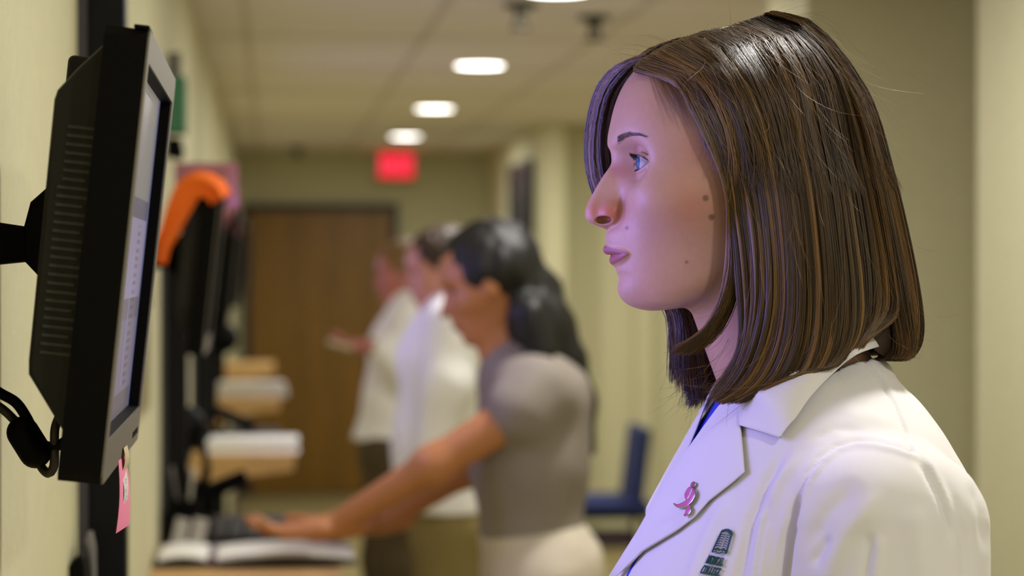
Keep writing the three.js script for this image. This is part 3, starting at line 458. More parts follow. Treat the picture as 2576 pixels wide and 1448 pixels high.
function skinPaint(g) {
  return paint(g, (x, y, z) => {
    const zz = Math.abs(z - Z0), [px, py] = proj(x, y, Z0 + zz), n = 0.03 * noise(x * 300, y * 300, z * 300) + 0.04 * noise(x * 60, y * 60, z * 60);
    const G = (cx, cy, rx, ry) => Math.exp(-(((px - cx) / rx) ** 2) - (((py - cy) / ry) ** 2));
    let c = mix3(skinTone, blush, clamp(0.75 * G(1545, 535, 26, 28) + 0.6 * G(1500, 530, 30, 24) + 0.45 * G(1560, 430, 26, 24) + 0.35 * G(1740, 520, 60, 60) + 0.2 * G(1760, 380, 60, 60), 0, 1));
    if (zz < 0.03 && px < 1600 && py > 600 && py < 690) c = mix3(c, lipTone, sstep(2.5, -2.5, polyDist(px, py, lipPoly)));
    for (const [mx, my, r] of [[1577, 573, 4.5], [1775, 498, 8], [1790, 546, 8], [1727, 659, 4]]) { const d = Math.hypot(px - mx, py - my); if (d < r + 3 && zz > 0.02) c = mix3(c, lin(0x5d3b34), 0.7 * sstep(r + 3, r - 3, d)); }
    return [c[0] * (1 + n), c[1] * (1 + n), c[2] * (1 + n)];
  });
}
const skinMat = std(0xffffff, 0.46, { vertexColors: true, sheen: 0.25, sheenColor: 0xffd8c8, sheenRoughness: 0.5, specularIntensity: 0.75 });
const WB = V(neckB.x + 0.02, 0, Z0);                       // where she stands
const woman = thing('person', 'woman in a white coat with brown bobbed hair looking at the front monitor', 'person', WB.clone());
{
  const lo = Hd(1440, 1075, 0), hi = Hd(2180, 30, 0);
  const g = polygonize((x, y, z) => headF(x, y, z), V(lo.x, lo.y, Z0 - 0.088), V(hi.x, hi.y, Z0 + 0.088), 0.00105, 2, 1.9);
  const skin = part('body', skinPaint(g), skinMat, woman, 'fair skin of face and neck');
  // eyes
  const irisTex = (() => { const c = document.createElement('canvas'); c.width = c.height = 256; const x = c.getContext('2d'); x.fillStyle = '#d9d2d2'; x.fillRect(0, 0, 256, 256); return c; })();
  for (const s of [1, -1]) {
    const c = V(eyeC.x, eyeC.y, Z0 + s * eyeL.z), gaze = V(-1, 0.03, s * 0.0).normalize();
    const e = new THREE.SphereGeometry(EYE_R, 64, 48); e.rotateZ(Math.PI / 2); // pole looks along minus x
    const p = e.attributes.position; for (let i = 0; i < p.count; i++) { const v = V(p.getX(i), p.getY(i), p.getZ(i)), a = Math.acos(clamp(-v.x / EYE_R, -1, 1)); if (a < 0.52) v.multiplyScalar(1 + 0.075 * (1 - (a / 0.52) ** 2)); p.setXYZ(i, v.x, v.y, v.z); }
    e.computeVertexNormals(); e.applyQuaternion(new THREE.Quaternion().setFromUnitVectors(V(-1, 0, 0), gaze)); e.translate(c.x, c.y, c.z);
    paint(e, (x, y, z) => { const v = V(x, y, z).sub(c).normalize(), a = Math.acos(clamp(v.dot(gaze), -1, 1)), th = Math.atan2(v.y, v.z); if (a < 0.19) return [0.004, 0.004, 0.006]; if (a < 0.49) { const k = 0.75 + 0.35 * noise(th * 9, a * 14, 3); return mix3([0.05 * k, 0.13 * k, 0.30 * k], [0.015, 0.03, 0.07], sstep(0.42, 0.49, a)); } return mix3([0.36, 0.34, 0.35], [0.34, 0.22, 0.21], sstep(0.9, 1.5, a)); });
    part('eyeball', e, M.eye ??= std(0xffffff, 0.1, { vertexColors: true, specularIntensity: 0.3 }), woman, 'blue eye');
  }
}
console.log('head done');
// ---------- her white coat ----------
const coatRows = [[880, 1925, 2180, .050], [915, 1885, 2225, .064], [950, 1862, 2240, .084], [1004, 1824, 2284, .116], [1050, 1796, 2312, .143], [1121, 1754, 2350, .170], [1180, 1722, 2382, .181], [1243, 1689, 2404, .186], [1347, 1632, 2422, .187], [1445, 1578, 2426, .183], [1580, 1535, 2410, .178], [1950, 1610, 2340, .158], [2500, 1575, 2430, .190], [3200, 1560, 2440, .2], [3900, 1550, 2445, .205]];
const cF = tab(coatRows.map((r) => [r[0], r[1]])), cB = tab(coatRows.map((r) => [r[0], r[2]])), cW = tabM(coatRows.map((r) => [r[0], r[3]]));
const coatTop = Hd(2000, 893).y, HEM = 0.66;
const shA = Hd(2238, 1322, 0.166), elA = Hd(2262, 2080, 0.205), wrA = V(elA.x - 0.19, elA.y - 0.11, Z0 + 0.15);
const sA = loc(shA), eA = loc(elA), wA = loc(wrA);
function torsoF(X, Y, Zw) {
  const z = Math.abs(Zw - Z0), t = -Y, xf = cF(t), xb = cB(t), a = (xb - xf) / 2, b = cW(t), dx = Math.abs(X - (xf + xb) / 2), n = 2.25;
  const r = Math.pow(Math.pow(dx / a, n) + Math.pow(z / b, n), 1 / n), lean = 0.80;
  return (r - 1) * Math.min(a, b) * lean;
}
function armF(X, Y, Zw) { const z = Math.abs(Zw - Z0), sx = 0.83, P = (v) => V3.set(v.x * sx, v.y, v.z).clone(); return Math.min(cap(X * sx, Y, z, armS, armE, 0.062, 0.055), cap(X * sx, Y, z, armE, armW, 0.054, 0.042)); }
const armS = V(sA.x * 0.83, sA.y, sA.z), armE = V(eA.x * 0.83, eA.y, eA.z), armW = V(wA.x * 0.83, wA.y, wA.z);
const nA2 = nA, nB2 = nB;
function coatBase(X, Y, Z) { let f = torsoF(X, Y, Z); f = smin(f, armF(X, Y, Z), 0.016); return f; }
const vW = tabM([[880, .075], [960, .060], [1040, .044], [1120, .032], [1220, .020], [1340, .008], [1420, 0], [1500, -.01]]);
function coatF(X, Y, Z) {
  const z = Math.abs(Z - Z0); let f = coatBase(X, Y, Z);
  f = smax(f, Y - coatTop, 0.006); f = Math.max(f, HEM - Y);
  f = smax(f, -(cap(X, Y, z, nA2, nB2, 0.0545, 0.064) - 0.004), 0.004);
  const t = -Y; if (X < (cF(t) + cB(t)) / 2) f = smax(f, Math.min(vW(t) - z, torsoF(X, Y, Z) + 0.016), 0.004);
  return f;
}
function hitCoat(px, py) { for (let k = 0; k < 14; k++) { const p = hitHead(px + k * 5, py, coatBase, 1.35, 2.05); if (p) { if (k) p.add(at(px, py, -p.z).sub(at(px + k * 5, py, -p.z))); return p; } } return Hd(px, py, 0); }
function coatN(p) { const e = 0.002, n = V(coatBase(p.x + e, p.y, p.z) - coatBase(p.x - e, p.y, p.z), coatBase(p.x, p.y + e, p.z) - coatBase(p.x, p.y - e, p.z), coatBase(p.x, p.y, p.z + e) - coatBase(p.x, p.y, p.z - e)); return n.normalize(); }
const onCoat = (px, py, lift) => { const p = hitCoat(px, py); return p.addScaledVector(coatN(p), lift); };
// ---------- her hair ----------
// guides run from the parting to the tip: [column, row, lateral distance]; near side first, from the face to the nape
const NEAR = [
  [[1622, 186, .012], [1684, 240, .040], [1726, 312, .056], [1768, 385, .064], [1802, 450, .069], [1823, 530, .072], [1827, 630, .072], [1816, 730, .069], [1786, 812, .064], [1742, 856, .06], [1690, 884, .056]],
  [[1640, 162, .012], [1722, 232, .046], [1782, 320, .066], [1822, 420, .075], [1846, 520, .079], [1862, 620, .080], [1872, 720, .079], [1874, 805, .076], [1862, 880, .073], [1832, 945, .069], [1786, 1004, .066]],
  [[1690, 128, .012], [1785, 206, .052], [1850, 310, .075], [1888, 430, .083], [1908, 550, .087], [1918, 660, .088], [1918, 760, .087], [1902, 850, .083], [1872, 930, .079], [1830, 985, .075], [1790, 1018, .072]],
  [[1760, 96, .012], [1862, 180, .056], [1930, 300, .081], [1965, 430, .090], [1985, 560, .094], [1995, 680, .095], [1995, 790, .094], [1980, 880, .091], [1945, 950, .087], [1900, 995, .084], [1850, 1015, .081]],
  [[1840, 66, .010], [1940, 152, .056], [2005, 285, .080], [2042, 430, .090], [2062, 570, .094], [2073, 700, .096], [2072, 810, .095], [2058, 890, .093], [2028, 946, .090], [1985, 983, .087], [1935, 1003, .085]],
  [[1888, 50, .008], [1996, 124, .048], [2070, 270, .070], [2108, 420, .080], [2132, 570, .085], [2146, 700, .088], [2148, 795, .089], [2136, 858, .088], [2110, 904, .087], [2074, 940, .086], [2032, 968, .085]],
  [[1918, 40, .006], [2034, 92, .034], [2128, 255, .055], [2170, 420, .064], [2200, 580, .069], [2216, 700, .072], [2218, 775, .074], [2208, 822, .074], [2194, 850, .074], [2172, 878, .073], [2140, 905, .072]],
  [[1935, 36, .006], [2048, 68, .024], [2170, 234, .044], [2222, 406, .050], [2262, 576, .053], [2288, 710, .055], [2300, 805, .057], [2296, 860, .058], [2280, 893, .058], [2256, 915, .058], [2228, 935, .058]],
  [[1945, 33, .004], [2058, 62, .013], [2187, 228, .026], [2241, 400, .030], [2283, 570, .032], [2309, 710, .032], [2319, 800, .032], [2315, 850, .032], [2300, 882, .032], [2278, 905, .032], [2252, 925, .032]],
].map((g) => g.map(([x, y, l]) => Hd(x, y, l)));
const FAR = [
  [[1640, 150, .008], [1556, 158, -.026], [1502, 214, -.052], [1477, 300, -.068], [1471, 390, -.074], [1484, 470, -.076], [1530, 570, -.076], [1612, 680, -.072], [1680, 780, -.066], [1688, 880, -.060], [1684, 970, -.056]],
  [[1660, 136, .008], [1590, 146, -.034], [1530, 214, -.062], [1508, 310, -.076], [1506, 410, -.082], [1530, 510, -.083], [1590, 620, -.081], [1660, 720, -.077], [1712, 820, -.072], [1722, 930, -.066], [1736, 1050, -.06]],
  [[1700, 116, .008], [1650, 130, -.045], [1606, 220, -.074], [1590, 330, -.086], [1600, 450, -.090], [1640, 560, -.090], [1690, 670, -.088], [1735, 770, -.084], [1765, 870, -.079], [1775, 960, -.074], [1782, 1045, -.07]],
].map((g) => g.map(([x, y, l]) => Hd(x, y, l)));
const mirror = (g) => g.map((p) => V(p.x, p.y, 2 * Z0 - p.z));
FAR.push(mirror(NEAR[3]), mirror(NEAR[5]), mirror(NEAR[7]), NEAR[8].map((p) => V(p.x + 0.003, p.y, Z0 - 0.004)), NEAR[8].map((p) => p.clone()));
function spline(P, t) { const n = P.length - 1, s = clamp(t, 0, 1) * n, i = Math.min(n - 1, Math.floor(s)), u = s - i, a = P[Math.max(0, i - 1)], b = P[i], c = P[i + 1], d = P[Math.min(n, i + 2)], f = (k) => 0.5 * ((2 * b[k]) + (-a[k] + c[k]) * u + (2 * a[k] - 5 * b[k] + 4 * c[k] - d[k]) * u * u + (-a[k] + 3 * b[k] - 3 * c[k] + d[k]) * u * u * u); return V(f('x'), f('y'), f('z')); }
function guidePoint(G, a, t) { const n = G.length - 1, s = clamp(a, 0, 1) * n, i = Math.min(n - 1, Math.floor(s)), u = s - i, q = [G[Math.max(0, i - 1)], G[i], G[i + 1], G[Math.min(n, i + 2)]].map((g) => spline(g, t)); return spline(q, (1 + u) / 3); }
// tables of the two sheets of guides, so that a strand is cheap to look up
const NA = 64, NT = 24;
const lay = (G) => { const T = []; for (let i = 0; i <= NA; i++) { const r = []; for (let j = 0; j <= NT; j++) { const p = guidePoint(G, i / NA, j / NT), o = i / NA < 0.3 && j > 1 ? V(0, 0.2, G === NEAR ? 1 : -1).normalize() : p.clone().sub(V(craniumC.x, Math.min(p.y, craniumC.y), Z0)).normalize(), need = 0.010 * sstep(0, 0.1, j / NT) + 0.002; if (j / NT < 0.62) for (let k = 0; k < 6; k++) { const v = headF(p.x, p.y, p.z); if (v < need) p.addScaledVector(o, (need - v) * 0.9); } if (j / NT > 0.5) for (let k = 0; k < 4; k++) { const v = coatBase(p.x, p.y, p.z), nd = 0.016 * sstep(0.5, 0.75, j / NT); if (v < nd) p.addScaledVector(coatN(p), (nd - v) * 0.9); } r.push(p); } T.push(r); } return T; };
const layN = lay(NEAR), layF = lay(FAR);
function look(T, a, t, out) { const x = clamp(a, 0, 1) * NA, y = clamp(t, 0, 1) * NT, i = Math.min(NA - 1, Math.floor(x)), j = Math.min(NT - 1, Math.floor(y)), u = x - i, v = y - j, p = T[i][j], q = T[i + 1][j], r = T[i][j + 1], s = T[i + 1][j + 1]; return out.set(lerp(lerp(p.x, q.x, u), lerp(r.x, s.x, u), v), lerp(lerp(p.y, q.y, u), lerp(r.y, s.y, u), v), lerp(lerp(p.z, q.z, u), lerp(r.z, s.z, u), v)); }
const headAxis = (y) => V(craniumC.x + clamp((craniumC.y - y) * 0.35, 0, 0.05), Math.min(y, craniumC.y), Z0);
// ribbons: each strand is a narrow band lying on the head's outside, with the normals of a round hair
class Strands {
  constructor() { this.P = []; this.N = []; this.C = []; this.I = []; this.n = 0; }
  add(pts, w, color, tip = 0.25, round = false) {
    const n = pts.length; let c0 = this.n;
    for (let i = 0; i < n; i++) {
      const p = pts[i], a = pts[Math.max(0, i - 1)], b = pts[Math.min(n - 1, i + 1)], t = b.clone().sub(a).normalize(), o = p.clone().sub(headAxis(p.y)); o.addScaledVector(t, -o.dot(t)).normalize();
      const s = t.clone().cross(o), u = i / (n - 1), ww = w * (u > 0.8 ? lerp(1, tip, (u - 0.8) / 0.2) : 1) * 0.5, k = color(u);
      if (round) { for (let q = 0; q < 3; q++) { const an = q * 2.0944 + 0.5, nn = o.clone().multiplyScalar(Math.sin(an)).addScaledVector(s, Math.cos(an)); this.P.push(p.x + nn.x * ww, p.y + nn.y * ww, p.z + nn.z * ww); this.N.push(nn.x, nn.y, nn.z); this.C.push(k[0], k[1], k[2]); } if (i) for (let q = 0; q < 3; q++) { const a0 = this.n - 3 + q, b0 = this.n - 3 + (q + 1) % 3; this.I.push(a0, b0 + 3, b0, a0, a0 + 3, b0 + 3); } this.n += 3; continue; }
      for (const e of [-1, 1]) { this.P.push(p.x + s.x * ww * e, p.y + s.y * ww * e, p.z + s.z * ww * e); const nn = o.clone().multiplyScalar(0.75).addScaledVector(s, e * 0.66).normalize(); this.N.push(nn.x, nn.y, nn.z); this.C.push(k[0], k[1], k[2]); }
      if (i) { const q = this.n; this.I.push(q - 2, q - 1, q + 1, q - 2, q + 1, q); }
      this.n += 2;
    }
  }
  build() { const g = new THREE.BufferGeometry(); g.setAttribute('position', new THREE.Float32BufferAttribute(this.P, 3)); g.setAttribute('normal', new THREE.Float32BufferAttribute(this.N, 3)); g.setAttribute('color', new THREE.Float32BufferAttribute(this.C, 3)); g.setIndex(this.I); return g; }
}
const hairBase = lin(0x412c15), hairDark = lin(0x160e06), hairGold = lin(0x855f2a), hairMat = std(0xffffff, 0.42, { vertexColors: true, specularIntensity: 1.0, side: THREE.DoubleSide });
function hairShade() { const r = rnd(); let c = mix3(hairDark, hairBase, 0.35 + 0.75 * rnd()); if (r < 0.16) c = mix3(c, hairGold, 0.35 + 0.6 * rnd()); return c; }
function grow(S, T, count, seg, w, amin, amax, opt = {}) {
  const tmp = V(0, 0, 0), nl = Math.round(count / 26);
  for (let l = 0; l < nl; l++) {
    const ac = amin + (amax - amin) * (opt.bias ? Math.pow(rnd(), opt.bias) : rnd()), depth = Math.pow(rnd(), 1.4) * (opt.deep ?? 0.012), ph = rnd() * 9, lc = mix3(hairShade(), hairGold, ac < 0.07 && rnd() < 0.55 ? rr(0.4, 0.9) : ac > 0.7 && T === layN && rnd() < 0.3 ? rr(0.3, 0.7) : 0), tEnd = opt.end ?? rr(0.93, 1.0), lift = rr(-0.0045, 0.0025), clump = rr(0.55, 0.95), wob = rr(0.0008, 0.0028), spread = (opt.spread ?? 0.013);
    for (let k = 0; k < 26; k++) {
      const da = (rnd() + rnd() - 1) * spread, t0 = (opt.t0 ?? 0) + Math.pow(rnd(), 2) * (opt.t0r ?? 0.03), t1 = tEnd * rr(0.955, 1.0), c2 = mix3(lc, hairShade(), 0.22), dd = depth + rnd() * 0.0025, j1 = rr(-1, 1) * 0.0012, j2 = rr(-1, 1) * 0.0012, ks = rr(-1, 1), pts = [];
      for (let i = 0; i <= seg; i++) {
        const u = i / seg, t = lerp(t0, t1, u); let a = ac + da * (1 - clump * sstep(0.35, 1, u) * 0.75) + 0.004 * Math.sin(t * 5 + ph) * u;
        if (T === layN && t > 0.55) { const s = sstep(0.55, 0.85, t); if (ac < 0.055) a = lerp(a, a * 0.35, s); else if (ac < 0.16) a = lerp(a, 0.16 - (0.16 - a) * 0.3, s); if (ac > 0.72 && ac < 0.83) a = lerp(a, 0.70 + (a - 0.72) * 0.3, s); else if (ac >= 0.83 && ac < 0.93) a = lerp(a, 0.93 - (0.93 - a) * 0.5, s); }
        look(T, a, t, tmp); const p = tmp.clone(), o = p.clone().sub(headAxis(p.y)); const r0 = o.length(); o.normalize();
        const cover = sstep(0, 0.15, t);
        p.addScaledVector(o, -dd * cover + lift * u + j1 * u + wob * Math.sin(t * 7 + ph) * u);
        p.x += j2 * u * u * 2 + (opt.fray ?? 0.003) * ks * Math.pow(u, 6); p.y += j1 * u; if (t < 0.1) { const q = 1 - t / 0.1; p.x += j2 * 2.2 * q; p.y += j1 * 1.6 * q; p.z += ks * 0.002 * q; }
        pts.push(p);
      }
      S.add(pts, w * rr(0.7, 1.2), (u) => { const b = 1 + 0.12 * Math.sin(u * 20 + ph + k); return [c2[0] * b, c2[1] * b, c2[2] * b]; }, 0.25, T === layN ? ac > 0.82 : true);
    }
  }
}
{
  const S = new Strands();
  grow(S, layN, 11500, 24, 0.00055, 0.0, 1.0, { deep: 0.010 });
  grow(S, layN, 2600, 26, 0.0005, 0.0, 0.10, { deep: 0.004, spread: 0.02, fray: 0.006 });
  grow(S, layN, 3200, 18, 0.0008, 0.06, 1.0, { deep: 0.024, t0: 0.05 });
  grow(S, layN, 1500, 16, 0.0005, 0.0, 0.95, { deep: 0.001, end: 0.35, spread: 0.02, fray: 0.012 });
  grow(S, layF, 4600, 20, 0.0009, 0.0, 0.46, { deep: 0.012, spread: 0.016 });
  grow(S, layF, 1800, 14, 0.0012, 0.3, 1.0, { deep: 0.014 });
  grow(S, layF, 1600, 18, 0.0010, 0.78, 1.0, { deep: 0.010 });
  // fly-aways
  const tmp = V(0, 0, 0);
  for (let i = 0; i < 300; i++) {
    const T = rnd() < 0.7 ? layN : layF, a = rnd(), ts = i < 190 ? rr(0.0, 0.2) : rr(0.3, 0.9), len = rr(0.05, 0.16), dir = V(rr(-1, 1), rr(-0.3, 1), rr(-1, 1)).normalize(), pts = [], h = rr(0.004, i % 9 === 0 ? 0.05 : 0.018);
    for (let k = 0; k <= 12; k++) { const u = k / 12; look(T, a + 0.03 * u * dir.x, ts + len * u, tmp); const p = tmp.clone(), o = p.clone().sub(headAxis(p.y)).normalize(); p.addScaledVector(o, 0.001 + h * u * u).addScaledVector(dir, h * 0.7 * u * u); pts.push(p); }
    S.add(pts, 0.00016, () => hairGold, 0.4);
  }
  for (let i = 0; i < 130; i++) { const T = i % 3 ? layN : layF, a = rr(0.05, 1), ts = rr(0, 0.12), pts = [], h = rr(0.003, 0.013), bx = rr(-0.012, 0.012); for (let k = 0; k <= 8; k++) { const u = k / 8; look(T, a, ts + 0.09 * u, tmp); const p = tmp.clone(), o = p.clone().sub(headAxis(p.y)).normalize(); p.addScaledVector(o, 0.0008 + h * Math.sin(u * 2.2)); p.x += bx * u * u; pts.push(p); } S.add(pts, 0.00018, () => mix3(hairBase, hairGold, rnd()), 0.4); }
  for (let i = 0; i < 60; i++) { const T = i % 2 ? layN : layF, a = rr(0, 0.4), pts = [], dx = rr(-0.03, 0.015), dy = rr(-0.02, 0.02); for (let k = 0; k <= 12; k++) { const u = k / 12; look(T, a, 0.8 + 0.2 * u, tmp); const p = tmp.clone(); p.x += dx * u * u; p.y += dy * u * u; pts.push(p); } S.add(pts, 0.0002, () => hairBase, 0.4); }
  // wisps at the hairline over the forehead
  for (let i = 0; i < 70; i++) { const s = 0.3 + 0.7 * Math.sqrt(rnd()), a = Hd(lerp(1600, 1660, s) + rr(-6, 6), lerp(172, 200, s * rnd()), 0.012 + 0.02 * s), L = rr(0.3, 1), b = Hd(lerp(1606, 1700, s), 205 + 60 * L, 0.03 + 0.03 * s), c = Hd(lerp(1612, 1745, s), 225 + 125 * L, 0.048 + 0.018 * s), pts = []; for (let k = 0; k <= 10; k++) { const u = k / 10; const p = V(q2(a.x, b.x, c.x, u), q2(a.y, b.y, c.y, u), q2(a.z, b.z, c.z, u)); for (let m = 0; m < 4; m++) { const v = headF(p.x, p.y, p.z), nd = 0.0012 + 0.004 * Math.sin(Math.PI * u) * L; if (v < nd) { p.z += (nd - v) * 0.7; p.y += (nd - v) * 0.5; p.x -= (nd - v) * 0.3; } } pts.push(p); } S.add(pts, 0.00024, () => mix3(hairBase, hairGold, 0.8), 0.3); }
  const hair = part('hair', S.build(), hairMat, woman, 'straight brown hair with golden strands, parted on top');
  // the mass of hair under the top strands
  const mass = (T, inset, a0 = 0.19) => { const g = []; for (let i = 0; i <= 48; i++) { const r = []; for (let j = 0; j <= 30; j++) { const t = lerp(0.10, 0.82, j / 30), p = look(T, lerp(a0, 1, i / 48), t, V(0, 0, 0)), o = p.clone().sub(headAxis(p.y)).normalize(); p.addScaledVector(o, -inset * sstep(0, 0.14, t) - 0.004); r.push(p); } g.push(r); } return g; };
  const mm = std(0x2a190c, 0.6);
  part('hair_mass', sheet(mass(layN, 0.013), 0.0006, V(0, 0, 1)), mm, hair); part('hair_mass', sheet(mass(layF, 0.014, 0.42), 0.0006, V(0, 0, -1)), mm, hair);
  // scalp cover
  const lo = Hd(1600, 560, 0), hi = Hd(2190, 30, 0), capF = (x, y, z) => { let f = ell(x, y, Math.abs(z - Z0), V3.set(craniumC.x, craniumC.y, 0), 0.0985, 0.0865, 0.0775); const [px, py] = proj(x, y, z); return smax(f, (hairLine(py) - px) * 0.0003, 0.004); };
  part('scalp_hair', polygonize(capF, V(lo.x, lo.y, Z0 - 0.085), V(hi.x, hi.y, Z0 + 0.085), 0.003, 1), mm, hair);
  // eyebrows and lashes
  let B;
  for (const s of [1, -1]) {
    B = new Strands();
    for (let i = 0; i < 240; i++) {
      const u = Math.pow(rnd(), 1.5), bx = lerp(1553, 1622, u), by = q2(353, 329, 343, u) + (rnd() + rnd() - 1) * lerp(13, 1.4, Math.pow(u, 0.6)), d = hitHead(bx, by); if (!d) continue;
      const tip = hitHead(bx + rr(6, 11), by + lerp(-7, 3, u) + rr(-2, 2)); if (!tip) continue; const m = (p, k) => V(p.x - 0.0006 * k, p.y, s > 0 ? p.z + 0.0007 * k : 2 * Z0 - p.z - 0.0007 * k);
      B.add([m(d, 0.3), m(d.clone().lerp(tip, 0.5), 1.3), m(tip, 0.8)], 0.00022, () => lin(0x4e3832), 0.3);
    }
    part('eyebrow', B.build(), M.lash ??= std(0xffffff, 0.5, { vertexColors: true, side: THREE.DoubleSide }), woman, 'brown eyebrow'); B = new Strands();
    const lash = (a, el, out, up, w) => { const dir = (e, k) => { const p = V(-Math.cos(a) * Math.cos(el), Math.sin(el), Math.sin(a) * Math.cos(el)).multiplyScalar(EYE_R + 0.0012).add(V(eyeC.x, eyeC.y, eyeL.z)).add(V(-Math.cos(a * 0.55), Math.tan(e - el) + 0.05, Math.sin(a * 0.55)).multiplyScalar(k)); return V(p.x, p.y, Z0 + s * p.z); }; const p0 = dir(el, 0), p1 = dir(el + up * 0.2, out * 0.55), p2 = dir(el + up, out); B.add([p0, p0.clone().lerp(p1, 0.5), p1, p1.clone().lerp(p2, 0.5), p2], w, () => [0.006, 0.004, 0.004], 0.2); };
    for (let i = 0; i < 90; i++) { const a = lerp(-0.85, 1.2, i / 89) + rr(-0.02, 0.02); lash(a, lidUp(a) + 0.02, rr(0.0045, 0.007) * (a > 0.5 ? 0.6 : 1), rr(0.0, 0.35), 0.00032); }
    for (let i = 0; i < 40; i++) { const a = lerp(-0.7, 1.1, i / 39); lash(a, lidLo(a) - 0.02, rr(0.0015, 0.0028), -rr(0.2, 0.6), 0.0002); }
    part('eyelashes', B.build(), M.lash, woman, 'dark eyelashes');
  }
}
function hairLine(py) { return table([[20, 1720], [120, 1690], [186, 1680], [236, 1720], [312, 1745], [388, 1790], [450, 1822], [600, 1850]])(py); }
function hitHead(px, py, f = headF, d0 = 1.5, d1 = 1.95) { const r = ray(px, py), k = 1 / -r.z; let d = d0; for (let i = 0; i < 90; i++) { const p = r.clone().multiplyScalar(d * k).add(camera.position), v = f(p.x, p.y, p.z); if (v < 0.00015) return p; d += Math.max(v * 0.6, 0.0002); if (d > d1) return null; } return null; }
console.log('hair done');
// seams and folds: [points, width in pixels, height in millimetres]
const STROKES = [
  [[[2012, 1215], [1994, 1290], [1980, 1360], [1966, 1462]], 13, -6.5],
  [[[2160, 885], [2210, 950], [2250, 1020], [2275, 1080], [2288, 1130]], 4.5, -1.3],
  [[[2172, 880], [2222, 946], [2262, 1016], [2287, 1078], [2300, 1128]], 6, 0.5],
  [[[2288, 1134], [2255, 1120], [2200, 1108], [2150, 1106], [2100, 1120], [2060, 1150], [2030, 1190], [2005, 1245], [1986, 1310], [1972, 1370], [1958, 1450]], 6.5, -1.5],
  [[[2300, 1150], [2255, 1133], [2200, 1121], [2152, 1119], [2108, 1132], [2070, 1161], [2042, 1200], [2018, 1253], [2000, 1318]], 8, 1.5],
  [[[2288, 1134], [2330, 1185], [2365, 1250], [2390, 1330], [2400, 1380]], 9, -2.8],
  [[[2310, 1130], [2350, 1180], [2385, 1245], [2408, 1320]], 12, 1.6],
  [[[2355, 1160], [2400, 1260], [2425, 1350], [2432, 1450]], 14, -2.0],
  [[[1985, 1110], [1930, 1210], [1890, 1310], [1860, 1450]], 14, -3.2],
  [[[2020, 1120], [1960, 1220], [1925, 1310], [1905, 1450]], 16, 3.0],
  [[[1950, 1235], [1925, 1330], [1905, 1450]], 9, -2.0],
  [[[1850, 1235], [1800, 1310], [1760, 1400], [1740, 1460]], 18, 2.0],
  [[[2170, 1200], [2080, 1290], [2030, 1400]], 26, -2.6],
  [[[2230, 1230], [2130, 1340], [2080, 1450]], 26, 2.2],
  [[[2190, 1330], [2175, 1450]], 14, -1.8], [[[2215, 1340], [2205, 1450]], 14, 1.4],
  [[[2090, 1340], [2040, 1430]], 14, -2.0],
  [[[2300, 1260], [2320, 1450]], 30, 1.8],
  [[[2100, 1040], [2200, 1050], [2260, 1075]], 20, 1.2], [[[2030, 1110], [2100, 1075], [2200, 1085]], 12, -1.1],
  [[[2440, 1200], [2470, 1290], [2480, 1400]], 14, -1.8],
];
function strokeOffset(px, py) { let h = 0; for (const [P, w, a] of STROKES) { let best = 1e9, u = 0; for (let i = 0; i < P.length - 1; i++) { const dx = P[i + 1][0] - P[i][0], dy = P[i + 1][1] - P[i][1], t = clamp(((px - P[i][0]) * dx + (py - P[i][1]) * dy) / (dx * dx + dy * dy), 0, 1), d = Math.hypot(px - P[i][0] - dx * t, py - P[i][1] - dy * t); if (d < best) { best = d; u = (i + t) / (P.length - 1); } } if (best < w * 3) { const e = a === undefined ? 0 : a * Math.exp(-((best / w) ** 2)) * (Math.abs(a) < 1.7 && w < 9 ? 1 : sstep(0, 0.3, u) * (P[P.length - 1][1] > 1440 ? 1 : sstep(1, 0.65, u))); h += e; } } return h * 0.0014; }
const coatMat = std(0xd6d3d4, 0.85, { sheen: 0.2, sheenColor: 0xffffff, sheenRoughness: 0.6 }), lapMat = coatMat;
